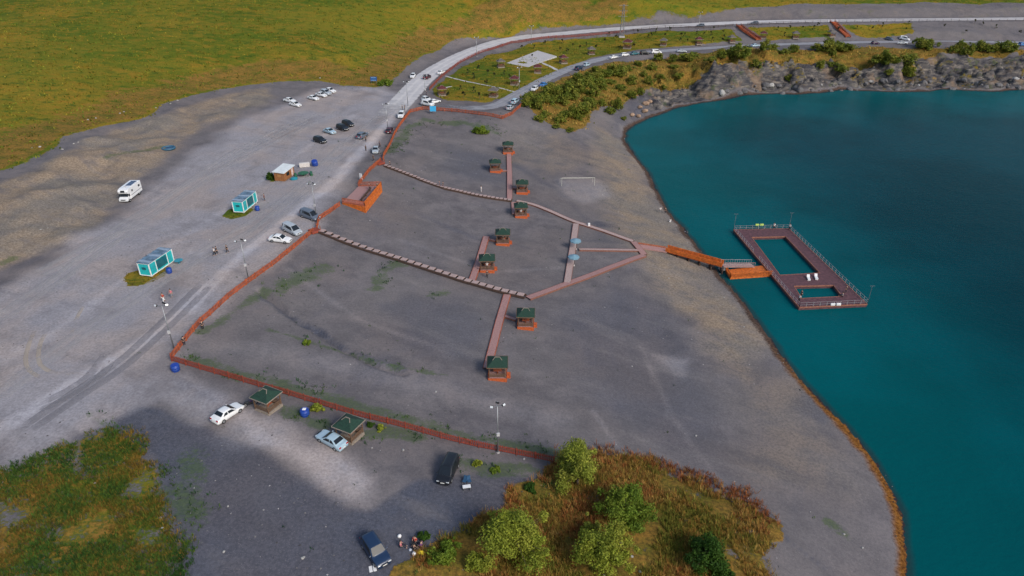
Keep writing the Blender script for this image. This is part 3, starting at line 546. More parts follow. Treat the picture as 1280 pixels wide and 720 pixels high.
spx = [(585,92),(598,88),(610,93),(592,98),(608,107),(618,96),(592,115),(580,122),(599,123),(630,93),(637,98),(652,61),(668,60),(700,63),(716,58),(703,54),(681,56),(725,62),(733,57),(745,61),(756,53),(761,44),(770,49),
 (797,42),(810,47),(814,46),(831,46),(820,40),(837,39),(851,46),(856,45),(850,52),(859,53),(871,43),(880,44),(892,37),(888,44),(904,41),(903,52),(890,51),(905,47),(972,37),(980,45),(987,36),(1003,36),(1017,37),(1022,33),(1047,39),(1071,36),(1090,37),(1132,38),(1103,33),
 (1180,34),(1207,41),(1244,35),(1274,43),(1218,29),(1135,30),(1228,31),(792,60),(775,62),(709,66),(665,72),(576,112),(560,122)]
for i, (px, py) in enumerate(spx): dup(sap[i % 3], at(px, py + 1), i * 1.7, SLE, 'saplings in the park', .8 + .3 * random.random())
for o in sap: drop(o)
def tufts(name, label, cat, mask_fn, n, hgt, wid, cols, blades=5, seed=0, box=None):
    """ground cover: n tufts of bent blades, one object"""
    rng = np.random.default_rng(seed); x = rng.uniform(box[0], box[1], n * 3); y = rng.uniform(box[2], box[3], n * 3)
    k = rng.uniform(size=len(x)) < mask_fn(x, y); x, y = x[k][:n], y[k][:n]; m_ = len(x)
    z = Hf(x, y); hh = hgt * rng.uniform(.5, 1.4, m_); big = fbm(x, y, 5, 3)
    cols = np.array(cols); ci = np.clip((big * 1.7 - .35 + rng.normal(size=m_) * .22) * len(cols), 0, len(cols) - 1).astype(int); col = cols[ci] * rng.uniform(.65, 1.35, m_)[:, None]
    vs = []; tt = []
    for b in range(blades):
        a = rng.uniform(0, 2*np.pi, m_); lean = rng.uniform(.2, .9, m_) * hh; w = wid * rng.uniform(.6, 1.4, m_)
        ox = x + rng.normal(size=m_) * wid * 1.5; oy = y + rng.normal(size=m_) * wid * 1.5; ca, sa = np.cos(a), np.sin(a)
        p0 = np.stack([ox - sa * w / 2, oy + ca * w / 2, z - .05], -1); p1 = np.stack([ox + sa * w / 2, oy - ca * w / 2, z - .05], -1)
        p2 = np.stack([ox + ca * lean + sa * w * .25, oy + sa * lean - ca * w * .25, z + hh * rng.uniform(.7, 1.1, m_)], -1); p3 = p2 + np.stack([-sa * w * .5, ca * w * .5, np.zeros(m_)], -1)
        vs.append(np.stack([p0, p1, p2, p3], 1).reshape(-1, 3)); tt.append(np.repeat(col * rng.uniform(.8, 1.2, m_)[:, None], 4, 0))
    vs = np.concatenate(vs); o = bpy.data.objects.new(name, numesh(name, vs, np.arange(len(vs)).reshape(-1, 4), GRASS, np.concatenate(tt))); C.objects.link(o)
    return tag(o, label, cat, None, 'stuff')
def gsample(G):
    def f(x, y):
        i = np.clip(np.searchsorted(XS, x) - 1, 0, len(XS) - 1); j = np.clip(np.searchsorted(YS, y) - 1, 0, len(YS) - 1); return G[j, i]
    return f
DRYC = [(.14,.15,.022),(.24,.18,.034),(.31,.17,.038),(.36,.23,.065),(.30,.115,.036)]
tufts('dry_grass', 'tall rust-brown weeds covering the spit between fence end and beach', 'weeds', gsample(np.clip(g_prom - .25, 0, 1) * smooth(.36, .52, fbm(GX, GY, 4.5, 7) + .05)), 17000, .55, .055, DRYC, 7, 1, (-16, 32, 40, 95))
redm = line([(712,574),(760,568),(800,578),(850,594),(890,606),(925,622),(955,648)], 1.3, 1.3, 1.0, 3)
tufts('red_weeds', 'reddish dry weeds in a band along the top of the spit', 'weeds', gsample(redm), 5200, .55, .06, [(.24,.085,.03),(.30,.11,.035),(.20,.06,.025),(.28,.15,.05)], 7, 9, (0, 36, 45, 90))
tufts('weeds', 'patchy green and rust weeds on the dark gravel, bottom corner', 'weeds', gsample(np.clip(g_weed - .15, 0, 1) * smooth(.32, .5, fbm(GX, GY, 4, 5))), 32000, .34, .06, [(.025,.070,.014),(.045,.105,.016),(.07,.12,.016),(.11,.12,.018),(.20,.125,.022)], 6, 2, (-80, -28, 40, 95))
tufts('ground_cover', 'thin green weeds in strips along fences and beach ditch', 'weeds', gsample(np.clip(g_strip, 0, 1) * smooth(.45, .6, fbm(GX, GY, 3, 2)) * 1.0 + .003 * (SD > 4) * (GX > -60)), 14000, .28, .10, [(.022,.062,.022),(.030,.082,.024),(.06,.11,.022)], 5, 3, (-75, 40, 45, 260))
tufts('hill_grass', 'rough olive and rust grass covering the hillside and park', 'grass', gsample(np.clip(np.maximum(g_hill, .8 * g_park), 0, 1) * .8), 34000, .35, .4, [(.095,.135,.014),(.13,.15,.016),(.18,.17,.018),(.24,.175,.02)], 3, 4, (-330, 330, 150, 520))
tufts('slope_grass', 'rust and olive dry growth on the bank below the park road', 'grass', gsample(g_bank * .8), 7500, .55, .32, [(.17,.18,.026),(.26,.20,.034),(.34,.20,.042),(.38,.25,.06)], 4, 5, (0, 300, 180, 380))
tufts('patch_grass', 'olive grass growing round the kiosks and the shed', 'grass', gsample(g_kiosk * .9), 1800, .22, .12, [(.06,.075,.016),(.10,.09,.02),(.12,.085,.02)], 5, 6, (-80, -40, 110, 240))
# ------------------------------------------------------------------ common object materials
ORG = M('orange_stained_wood', (.34, .075, .024), .8, .38, 1.6); ORGB = M('bright_orange_wood', (.50, .118, .015), .8, .32, 2.2); RED = M('red_brown_wood', (.24, .045, .025), .75, .3, 4.)
PINK = M('faded_pink_decking', (.33, .185, .175), .8, .2, 5.); PALEW = M('weathered_tread_wood', (.37, .27, .255), .8, .2, 4.); DKW = M('dark_timber', (.07, .04, .03), .8, .3, 5.)
GRNR = M('green_felt_shingle', (.008, .036, .024), .85, .35, 7., bump=.4); TRIM = M('pale_trim_wood', (.24, .20, .165), .7, .2, 6.); BRNW = M('brown_plank_wood', (.13, .075, .045), .75, .3, 6.)
MAR = M('maroon_shingle', (.085, .016, .018), .85, .3, 7.); GREYR = M('grey_shingle', (.10, .09, .085), .85, .3, 7.)
STEEL = M('galvanised_steel', (.27, .28, .30), .45, .1, 8., .6, .02); WHITE = M('white_painted_metal', (.74, .74, .75), .45, .06, 3., bump=.02); BLK = M('black_plastic', (.015, .015, .018), .5, .2, 8., bump=.02)
BLUEP = M('blue_plastic', (.012, .050, .28), .4, .2, 5., bump=.02); TEALP = M('teal_plastic', (.02, .22, .30), .45, .2, 5., bump=.02); TYRE = M('tyre_rubber', (.016, .016, .017), .9, .2, 20.)
# ------------------------------------------------------------------ fences
def along(w, step):
    L = [(b - a).length for a, b in zip(w[:-1], w[1:])]; T = sum(L); k = max(1, int(round(T / step))); out = []
    for i in range(k + 1):
        s = T * i / k; j = 0
        while j < len(L) - 1 and s > L[j]: s -= L[j]; j += 1
        out.append(w[j].lerp(w[j+1], min(1, s / max(L[j], 1e-6))))
    return out
def fence(label, pl, h=1.2, pick=.26, post=2.6, m=ORG, pm=None, cat='fence', solid=.15, inner=None):
    w = [Vector((p.x, p.y, 0)) for p in atl(pl)]; q = along(w, post); z = lambda p, dz: Vector((p.x, p.y, H(p.x, p.y) + dz))
    o = thing('picket_fence', label, cat, z(q[0], 0), 0, 'picket fences'); o0 = o.location
    loc = lambda v: v - o0
    for p in q:
        b = MB(); b.tube(loc(z(p, -.3)), loc(z(p, h + .12)), .075, .07, 6); b.build('post', pm or m, o)
    for rz in (.3, h - .22):
        b = MB()
        for a, c in zip(q[:-1], q[1:]): b.beam(loc(z(a, rz)), loc(z(c, rz)), .06, .12)
        b.build('rail', m, o)
    b = MB()
    for p, p2 in zip(along(w, pick)[:-1], along(w, pick)[1:]):
        c = p.lerp(p2, .5); hh = h + random.uniform(-.03, .03); d = (p2 - p).normalized() * .075; n_ = Vector((-d.y, d.x, 0)).normalized() * .05
        g = z(c, 0) - o0 + n_; t = Vector((0, 0, 1)); e = n_ * .5
        vs = [g - d + t * .08, g + d + t * .08, g + d + t * (hh - .08), g + t * hh, g - d + t * (hh - .08)]
        b.add(vs + [v + e for v in vs], [(0,1,2,3,4), (9,8,7,6,5)] + [(i, (i+1) % 5 + 0, (i+1) % 5 + 5, i + 5) for i in range(5)])
    b.build('pickets', m, o); return o
fence('long orange picket fence beside the road, from near corner to lower stairway', [(215,450),(232,428),(250,406),(290,370),(345,330),(392,291)])
fence('short orange picket fence between the lower stairway landing and the viewing platform', [(397,287),(399,276),(425,258)], post=2.2)
fence('orange picket fence between the viewing platform and the upper stairway landing', [(449,232),(462,215),(476,203)])
fence('orange picket fence climbing from the upper stairway landing to the bend by the road junction', [(479,203),(480,196),(493,170),(513,141)])
fence('orange picket fence along the near side of the park road junction', [(513,141),(530,137),(570,140),(600,144),(628,149.5),(640,144),(652,133)], pick=.3)
fence('long red-brown picket fence crossing the lower gravel from the near corner to the olive tree', [(215,452),(280,471),(340,489),(440,519),(560,551),(640,568),(693,579)], m=RED, pm=RED)
fence('dark red fence curving along the upper road above the park lawn', [(537,113),(552,97),(575,79),(600,66.5),(640,54),(690,47.5),(780,40.5)], pick=.4, post=4., m=RED)
def railfence(label, pl):
    w = [Vector((p.x, p.y, 0)) for p in atl(pl)]; q = along(w, 4.); z = lambda p, dz: Vector((p.x, p.y, H(p.x, p.y) + dz)); o = thing('rail_fence', label, 'fence', z(q[0], 0), 0, 'rail fences'); o0 = o.location
    for p in q: b = MB(); b.tube(z(p, -.3) - o0, z(p, 1.3) - o0, .08, .07, 6); b.build('post', DKW, o)
    for rz in (.5, 1.1):
        b = MB()
        for a, c in zip(q[:-1], q[1:]): b.beam(z(a, rz) - o0, z(c, rz) - o0, .06, .14)
        b.build('rail', DKW, o)
railfence('thin dark rail fence along the upper road, left of the first orange hill stairway', [(782,40.5),(860,35.5),(916,33)])
railfence('thin dark rail fence along the upper road between the two orange hill stairways', [(934,32),(985,29.6),(1034,28.2)])
railfence('thin dark rail fence along the upper road, right of both orange hill stairways', [(1048,28),(1140,27),(1279,26.5)])
# ------------------------------------------------------------------ timber walkways and stairs
SIDE = M('brown_red_edge_wood', (.20, .085, .062), .8, .25, 4.)
def walkway(label, pl, w=1.1, lift=.32, m=PINK, side=SIDE, boards=True):
    q = along([Vector((p.x, p.y, 0)) for p in atl(pl)], 2.); o = thing('boardwalk', label, 'boardwalk', (q[0].x, q[0].y, H(q[0].x, q[0].y)), 0, 'boardwalks on the beach'); o0 = o.location; vs = []
    for i, p in enumerate(q):
        d = (q[min(i+1, len(q)-1)] - q[max(i-1, 0)]).normalized(); r = Vector((d.y, -d.x, 0)) * (w / 2)
        zc = max(H(p.x + a * r.x, p.y + a * r.y) for a in (-1, 0, 1)) + lift
        vs.append([Vector((p.x, p.y, zc)) - r * s - o0 for s in (-1, 1)])
    dk, sb = MB(), [MB(), MB()]
    for a, b in zip(vs[:-1], vs[1:]):
        # planks laid crosswise with thin gaps
        L = ((b[0] - a[0]).length + (b[1] - a[1]).length) / 2; k = max(1, int(L / .3))
        for i in range(k):
            u, v = i / k, (i + .9) / k; c = [a[0].lerp(b[0], u), a[0].lerp(b[0], v), a[1].lerp(b[1], v), a[1].lerp(b[1], u)]; dn = Vector((0, 0, -.05))
            dk.add(c + [p + dn for p in c], [(0,1,2,3),(7,6,5,4),(0,4,5,1),(1,5,6,2),(2,6,7,3),(3,7,4,0)])
        for s in (0, 1): n_ = (a[s] - a[1-s]).normalized() * .05; sb[s].beam(a[s] + n_ + Vector((0, 0, -.16)), b[s] + n_ + Vector((0, 0, -.16)), .07, .34)
    dk.build('deck', m, o)
    for s in sb: s.build('edge_board', side, o)
    return o
walkway('straight boardwalk spine leading down from the farthest beach gazebo to the upper stairs', [(636,188),(637,220),(637,250)], 1.25)
walkway('stub of boardwalk below the upper stairs, left of the beach gazebo', [(642,254),(643,269)], 1.1)
walkway('long thin boardwalk slanting from the upper stairs towards the orange footbridge', [(646,252),(668,257),(690,266),(720,279),(755,290),(791,303)], 1.0, m=PALEW)
walkway('short boardwalk link joining the two long slanting boardwalks at the footbridge', [(792,304),(799,312),(805,320)], 1.3)
walkway('long boardwalk slanting from the lower stairs up to the footbridge', [(805,320.5),(770,333),(720,352),(660,374)], 1.3)
walkway('boardwalk carrying the two pale blue parasols', [(720,281),(716,310),(709,355)], 1.3, m=PALEW)
walkway('narrow level boardwalk from the blue parasols to the short link', [(724,313),(760,313.5),(799,314)], .8, m=PALEW)
walkway('boardwalk from the middle gazebos down to the lower stairs', [(608,297),(600,324),(590,352)], 1.25, side=ORG)
walkway('boardwalk from the lower stairs down to the nearest beach gazebo', [(634,370),(624,404),(609,462)], 1.25, side=ORG)
for lab, pl in (('small boardwalk spur to the gazebo below the lower stairs', [(628,395.5),(645,401)]), ('small boardwalk spur left of the spine to the second farthest gazebo', [(628,214.5),(634,214.5)]),
  ('small boardwalk spur right of the spine to the third farthest gazebo', [(639,236),(647,236.5)]), ('small boardwalk spur to the middle gazebo with crowded people', [(610,300),(620,302)])): walkway(lab, pl, .6)
def stairs(label, pl, n, w, m):
    q = along([Vector((p.x, p.y, 0)) for p in atl(pl)], .1); o = thing('beach_stairway', label, 'stairway', (q[0].x, q[0].y, H(q[0].x, q[0].y)), 0, 'timber stairways down the beach'); o0 = o.location
    pts_ = [q[int(i * (len(q) - 1) / n)] for i in range(n + 1)]; z0 = H(pts_[0].x, pts_[0].y) + .5; z1 = H(pts_[-1].x, pts_[-1].y) + .35
    zz = lambda i: max(H(pts_[i].x, pts_[i].y) + .35, z0 + (z1 - z0) * i / n * .0 + H(pts_[i].x, pts_[i].y) + .35)
    for i in range(n):
        a, b = pts_[i], pts_[i+1]; d = (b - a).normalized(); r = Vector((d.y, -d.x, 0)) * w / 2; z = zz(i); L = (b - a).length; e = a + d * L * .8
        mb = MB(); mb.prism([a - r - o0, e - r - o0, e + r - o0, a + r - o0], z - .12 - o0.z, z - o0.z); mb.build('tread', m, o)
    for s in (-1, 1):
        mb = MB()
        for i in range(n):
            a, b = pts_[i], pts_[i+1]; d = (b - a).normalized(); r = Vector((d.y, -d.x, 0)) * s * (w / 2 + .05)
            A_ = Vector((a.x, a.y, zz(i) - .3)) + r - o0; B_ = Vector((b.x, b.y, zz(i+1) - .3)) + r - o0; mb.beam(A_, B_, .08, .45)
        mb.build('stringer', DKW, o)
    return o
stairs('lower timber stairway with pale treads stepping down from the fence to the long boardwalk', [(400,291),(470,317),(560,346),(620,364),(657,373)], 29, 1.05, PALEW)
stairs('upper timber stairway with whitish treads stepping down from the fence to the boardwalk spine', [(481,208),(520,223),(555,236),(600,246),(640,252)], 34, .85, PALEW)
for lab, c, s in (('small red landing at the fence, top of the lower stairway', (393.5,290), 2.0), ('small red landing at the fence, top of the upper stairway', (475,205), 2.0)):
    p = at(*c); o = thing('stair_landing', lab, 'landing', p, R(-50)); b = MB(); b.box((0, 0, .3), (s, s, .5)); b.build('deck', RED, o, bev=.03)
    for i in (-1, 1): b = MB(); b.tube((i * s / 2 * .9, s / 2 * .9, 0), (i * s / 2 * .9, s / 2 * .9, 1.5), .07, .07, 6); b.build('post', ORG, o)
def hillstairs(label, a, b_, w):
    A_, B_ = at(*a), at(*b_); o = thing('hill_stairway', label, 'stairway', A_, 0, 'orange stairways between the two roads'); d = (B_ - A_); r = Vector((d.y, -d.x, 0)).normalized() * w / 2; n = 16; mb = MB()
    for i in range(n):
        p = A_.lerp(B_, i / n) - A_; q = A_.lerp(B_, (i + .8) / n) - A_; z = H(A_.x + p.x, A_.y + p.y) - A_.z + .45; mb.prism([p - r, q - r, q + r, p + r], z - .3, z)
    mb.build('treads', ORG, o)
    for s in (-1, 1):
        mb = MB(); mb.beam(r * s + Vector((0, 0, 1.3)), d + r * s + Vector((0, 0, 1.3)), .1, .16); mb.beam(r * s + Vector((0, 0, .7)), d + r * s + Vector((0, 0, .7)), .1, .5)
        for i in range(7): p = d * (i / 6) + r * s; mb.tube(p, p + Vector((0, 0, 1.4)), .08, .08, 6)
        mb.build('handrail', ORG, o)
    return o
hillstairs('orange stairway down the park slope, the left one ending beside a white car', (923,33), (948,51), 2.6)
hillstairs('orange stairway down the park slope, the right one beside bare grey ground', (1040,28), (1060,48), 2.6)
# ------------------------------------------------------------------ viewing platform
A_, B_, C_, D_ = [P3(x, y, .35) for x, y in ((428,253),(448,233),(477,232.5),(456,258))]
o = thing('viewing_platform', 'raised viewing platform with pink deck and bright orange skirt beside the gravel road', 'platform', A_); L_ = lambda v: Vector(v) - A_
mb = MB(); mb.prism([L_(p) for p in (A_, B_, C_, D_)], -.25, 0); mb.build('deck', PINK, o)
corners = [A_, B_, C_, D_]
for a, c in ((D_, C_), (A_, D_), (B_, C_)):
    mb = MB(); k = max(4, int((c - a).length / .3))
    for i in range(k):
        p, q = a.lerp(c, i / k), a.lerp(c, (i + .9) / k); n_ = Vector(((c - a).y, -(c - a).x, 0)).normalized() * .06
        if (n_.dot(p - (A_ + C_) / 2)) < 0: n_ = -n_
        zb = min(H(p.x, p.y), H(q.x, q.y)) - .2; zt = .33; vs = [Vector((p.x, p.y, zb)), Vector((q.x, q.y, zb)), Vector((q.x, q.y, zt)), Vector((p.x, p.y, zt))]
        vs = [L_(v + n_ * .2) for v in vs]; mb.add(vs + [v + n_ for v in vs], [(0,1,2,3),(7,6,5,4),(0,4,5,1),(1,5,6,2),(2,6,7,3),(3,7,4,0)])
    mb.build('skirt', ORGB, o)
    mb = MB(); q = along([a, c], .22)
    for p in q: mb.box(L_(p) + Vector((0, 0, .55)), (.09, .09, 1.0))
    mb.beam(L_(a) + Vector((0, 0, 1.1)), L_(c) + Vector((0, 0, 1.1)), .09, .1); mb.beam(L_(a) + Vector((0, 0, .18)), L_(c) + Vector((0, 0, .18)), .07, .1)
    mb.build('railing', ORG if (a, c) != (D_, C_) else ORGB, o)
def bench_between(label, a, c, w, z, cat='bench', m=DKW):
    a, c = P3(*a, z), P3(*c, z); mid = (a + c) / 2; d = c - a; o = thing('long_bench', label, cat, mid, math.atan2(d.y, d.x)); L = d.length
    mb = MB(); mb.box((0, 0, .45), (L, w, .08)); mb.build('seat', m, o, bev=.01)
    mb = MB(); mb.box((0, -w / 2, .8), (L, .06, .5)); mb.build('backrest', m, o, bev=.01)
    for x in (-.42, 0, .42): mb = MB(); mb.box((x * L, 0, .2), (.1, w * .8, .4)); mb.build('leg', m, o)
    return o
bench_between('long dark bench on the pink deck of the viewing platform, facing the road', (451,252.5), (463,238), .55, .35)
bench_between('second long dark bench on the viewing platform, closest to its orange lakeside railing', (456,253), (468,238), .5, .35, m=M('slate_painted_wood', (.10, .095, .13), .7, .2))
# ------------------------------------------------------------------ footbridge, gangway and floating pool
GR0 = M('grey_rail_paint', (.38, .36, .38), .5, .1, 6., .2, .02)
def railing(mb, a, c, h=1.1, step=.2, top=.1, bar=.07):
    for p in along([a, c], step): mb.box(p + Vector((0, 0, h / 2)), (bar, bar, h))
    mb.beam(a + Vector((0, 0, h)), c + Vector((0, 0, h)), top, top); mb.beam(a + Vector((0, 0, .15)), c + Vector((0, 0, .15)), bar, top)
g0, g1 = at(798.5,309), at(833,315); g0.z += .35; g1.z += .5; g2 = P3(903, 331.5, -9.2); g3 = P3(941, 331.5, -10.2)
o = thing('ramp', 'pink timber ramp between the boardwalk link and the orange footbridge', 'ramp', g0); r = Vector((-(g1-g0).y, (g1-g0).x, 0)).normalized() * .9; mb = MB(); vs = [v - g0 for v in (g0 - r, g1 - r, g1 + r, g0 + r)]
mb.add(vs + [v - Vector((0, 0, .3)) for v in vs], [(0,1,2,3),(7,6,5,4),(0,4,5,1),(1,5,6,2),(2,6,7,3),(3,7,4,0)]); mb.build('deck', PINK, o)
mb = MB(); railing(mb, r, g1 - g0 + r, .35, .6); mb.build('edge_board', ORG, o)
o = thing('footbridge', 'bright orange slatted footbridge running down the beach to the water', 'bridge', g1); d = g2 - g1; r = Vector((-d.y, d.x, 0)).normalized() * .8
mb = MB(); vs = [-r, d - r, d + r, r]; mb.add(vs + [v - Vector((0, 0, .2)) for v in vs], [(0,1,2,3),(7,6,5,4),(0,4,5,1),(1,5,6,2),(2,6,7,3),(3,7,4,0)]); mb.build('deck', ORG, o)
for s in (-1, 1):
    mb = MB(); railing(mb, r * s * 1.03, d + r * s * 1.03, .9, .17, .1, .13); mb.build('railing', ORGB, o)
for i in range(6):
    p = d * (i / 5); z = max(min(H(g1.x + p.x, g1.y + p.y), -10.) - g1.z - .4, -4); mb = MB(); mb.box(p + Vector((0, 0, (z + p.z) / 2 - .1)), (.25, 1.6, max(.2, p.z - z - .22))); mb.build('pier', DKW, o)
ft = [P3(x, y, -10.55) for x, y in ((907,337.5),(955,331.5),(965.5,343.5),(913,347))]
o = thing('landing_float', 'bright orange floating landing stage between footbridge and pool pontoon', 'pontoon', ft[0]); mb = MB(); mb.prism([p - ft[0] for p in ft], -.65, 0); mb.build('deck', ORGB, o)
mb = MB(); railing(mb, ft[3] - ft[0], ft[2] - ft[0], 1.0, .25, .08, .1); railing(mb, Vector((0,0,0)), ft[3] - ft[0], 1.0, .25, .08, .1); mb.build('railing', ORGB, o)
o = thing('gangway', 'pale grey gangway slab with railings over the orange landing float', 'gangway', g2); d = g3 - g2; r = Vector((-d.y, d.x, 0)).normalized() * .8; mb = MB(); vs = [-r, d - r, d + r, r]
mb.add(vs + [v - Vector((0, 0, .15)) for v in vs], [(0,1,2,3),(7,6,5,4),(0,4,5,1),(1,5,6,2),(2,6,7,3),(3,7,4,0)]); mb.build('deck', PALEW, o)
mb = MB(); railing(mb, r, d + r, 1.0, .6, .05, .04); mb.build('railing', GR0, o); mb = MB(); railing(mb, -r, d - r, 1.0, .4, .06, .05); mb.build('railing', PINK, o)
bt = MB(); p = P3(902, 337, ZW); bt.box((0, 0, .45), (1.3, 1.0, .9)); q = bt.build('concrete_block', CW, bev=.05); q.location = p; tag(q, 'pale concrete block at the waterline where the footbridge ends', 'block')
PD = M('plum_decking', (.095, .040, .048), .75, .3, 1.6); PZD = -10.3
PT = lambda l: [P3(x, y, PZD) for x, y in l]
out = PT([(917,287),(986,285.5),(1084,380),(999,384)]); in1 = PT([(939.5,296.5),(982,295.5),(1025,341),(975,344)]); in2 = PT([(992.5,357.5),(1042,356.5),(1053,370.5),(1002,373)])
o = thing('swimming_pontoon', 'large plum-brown floating deck around two pool openings out on the lake', 'pontoon', out[0]); L_ = lambda v: v - out[0]
def lerp2(Q, u, v): return (Q[0].lerp(Q[1], u)).lerp(Q[3].lerp(Q[2], u), v)
mb = MB(); Wd = Vector((0, 0, -.75))
def quad(a, b, c, d):
    vs = [L_(p) for p in (a, b, c, d)]; mb.add(vs + [p + Wd for p in vs], [(0,1,2,3),(7,6,5,4),(0,4,5,1),(1,5,6,2),(2,6,7,3),(3,7,4,0)])
e1 = lambda p, q, t: p.lerp(q, t)
ml, mr = e1(out[0], out[3], .66), e1(out[1], out[2], .64)     # deck split between the pools
quad(out[0], out[1], in1[1], in1[0]); quad(out[1], mr, in1[2], in1[1]); quad(mr, ml, in1[3], in1[2]); quad(ml, out[0], in1[0], in1[3])
ml2, mr2 = ml, mr
quad(ml, mr, in2[1], in2[0]); quad(mr, out[2], in2[2], in2[1]); quad(out[2], out[3], in2[3], in2[2]); quad(out[3], ml, in2[0], in2[3])
mb.build('deck', PD, o)
for Q in (out, in1, in2):
    mb = MB()
    for a, c in zip(Q, Q[1:] + Q[:1]): mb.beam(L_(a) + Vector((0, 0, -.1)), L_(c) + Vector((0, 0, -.1)), .14, .28)
    mb.build('edge_board', M('rusty_edge_board', (.26, .105, .07), .8, .25, 3.), o)
GR = M('grey_rail_tube', (.34, .31, .33), .5, .1, 6., .3, .02)
for a, c in ((out[0], out[1]), (out[1], out[2]), (out[2], out[3]), (out[3], e1(out[3], out[0], .56)), (e1(out[3], out[0], .66), out[0])):
    mb = MB(); a, c = L_(a), L_(c)
    for p in along([a, c], 1.5): mb.box(p + Vector((0, 0, .5)), (.08, .08, 1.0))
    for h in (.5, 1.0): mb.beam(a + Vector((0, 0, h)), c + Vector((0, 0, h)), .045, .045)
    mb.build('railing', GR, o)
for p in (out[0], out[1], out[2]):
    mb = MB(); q = L_(p); mb.tube(q, q + Vector((0, 0, 4.2)), .05, .04, 6); mb.beam(q + Vector((-.5, 0, 4.2)), q + Vector((.5, 0, 4.2)), .06, .06); mb.build('mast', STEEL, o)
for lab, x, y, mm in (('pair of bright yellow-green cushions on the far edge of the floating deck', 949, 282.5, M('lime_fabric', (.45, .6, .12), .8)), ('white banner on the near railing of the floating deck', 1044, 382, WHITE)):
    b = MB(); b.box((-.55, 0, .3), (.9, .35, .5)); b.box((.6, 0, .32), (.9, .35, .5)); q = b.build('cushion' if 'cush' in lab else 'banner', mm, bev=.05); q.location = P3(x, y, PZD); tag(q, lab, 'cushions' if 'cush' in lab else 'banner')
for lab, x, y in (('white sun lounger on the deck between the two pool openings, the left one', 1010.5, 349), ('white sun lounger on the deck between the two pool openings, the right one', 1020, 348)):
    t_ = thing('sun_lounger', lab, 'sun lounger', P3(x, y, PZD), R(80)); b = MB(); b.box((-.2, 0, .3), (1.2, .6, .08)); b.build('seat', WHITE, t_)
    b = MB(); b.beam((.4, 0, .3), (.85, 0, .75), .6, .06); b.build('backrest', WHITE, t_)
    for sx in (-.7, .3):
        b = MB(); b.box((sx, 0, .14), (.06, .56, .26)); b.build('leg', WHITE, t_)
# ------------------------------------------------------------------ gazebos
def make_gazebo(base=True, w=2.75, roof=GRNR, wood=BRNW, skirt=M('red_orange_wood', (.42, .088, .022), .75, .3, 4.)):
    o = thing('gazebo', 'gazebo', 'gazebo', (0, 0, 0), 0, 'gazebos'); h0 = .6 if base else .35; e = 2.15 + h0; a = w / 2
    if base:
        for s, rr in ((-1, 0), (1, 0), (-1, 1), (1, 1)):
            mb = MB(); d = (w + .2, .08) if rr == 0 else (.08, w + .1); c = (0, s * (a + .1)) if rr == 0 else (s * (a + .1), 0); mb.box((c[0], c[1], h0 / 2 - .3), (*d, h0 + .6)); mb.build('skirt', skirt, o)
        mb = MB(); mb.box((a + .42, .1, .05), (.55, .9, .7)); mb.build('step_platform', skirt, o)
    mb = MB(); mb.box((0, 0, h0 - .05), (w, w, .14)); mb.build('deck', PINK if base else TRIM, o)
    if not base: mb = MB(); mb.box((0, 0, .08), (w + .1, w + .1, .42)); mb.build('plinth', TRIM, o)
    for sx in (-1, 1):
        for sy in (-1, 1): mb = MB(); mb.box((sx * (a - .1), sy * (a - .1), (h0 + e) / 2), (.14, .14, e - h0)); mb.build('post', wood, o)
    for c, d in (((0, -a + .1), (w - .3, .06)), ((0, a - .1), (w - .3, .06)), ((-a + .1, .5), (.06, w - 1.3)), ((a - .1, 0), (.06, w - .3))):
        mb = MB(); 
        for z in (.25, .5, .75): mb.box((*c, h0 + z), (*d, .13))
        mb.build('railing', wood, o)
    mb = MB(); mb.box((0, a - .45, h0 + .42), (w - .4, .45, .08)); mb.box((0, a - .45, h0 + .2), (w - .6, .08, .36)); mb.build('bench', wood, o)
    mb = MB(); mb.box((0, -.1, h0 + .72), (1.3, .8, .06)); mb.box((0, -.1, h0 + .36), (.2, .2, .7)); mb.build('table', ORG, o)
    v = a + .28; t = e + .95; g = .35; mb = MB()
    vs = [(-v, -v, e), (v, -v, e), (v, v, e), (-v, v, e), (-g, 0, t), (g, 0, t)]; dn = [(x, y, z - .12) for x, y, z in vs]
    mb.add(vs + dn, [(0,1,5,4),(2,3,4,5),(1,2,5),(3,0,4),(7,6,10,11),(9,8,11,10),(8,7,11),(6,9,10),(0,6,7,1),(1,7,8,2),(2,8,9,3),(3,9,6,0)]); rf = mb.build('roof', roof, o)
    mb = MB(); mb.beam((-g - .05, 0, t + .03), (g + .05, 0, t + .03), .12, .07)
    for s in (-1, 1):
        p = Vector((s * g, 0, t + .03)); q = Vector((s * v, -v, e + .03)); mb.beam(p, p.lerp(q, .3), .08, .05)
    mb.build('ridge_cap', TRIM, rf)
    mb = MB()
    for x, y, dx, dy in ((0, -v, 2*v, .07), (0, v, 2*v, .07), (-v, 0, .07, 2*v - .07), (v, 0, .07, 2*v - .07)): mb.box((x * 1.01, y * 1.01, e - .04), (dx, dy, .14))
    mb.build('fascia', TRIM if not base else BRNW, rf); return o
gz = make_gazebo(True); gp = make_gazebo(False)
def gput(proto, px, py, rz, label, group, dz=0., over=None, sc=1.):
    p = at(px, py); p.z += dz; return dup(proto, p, rz, label, group, sc, over)
GB = 'green-roofed gazebos on the beach'
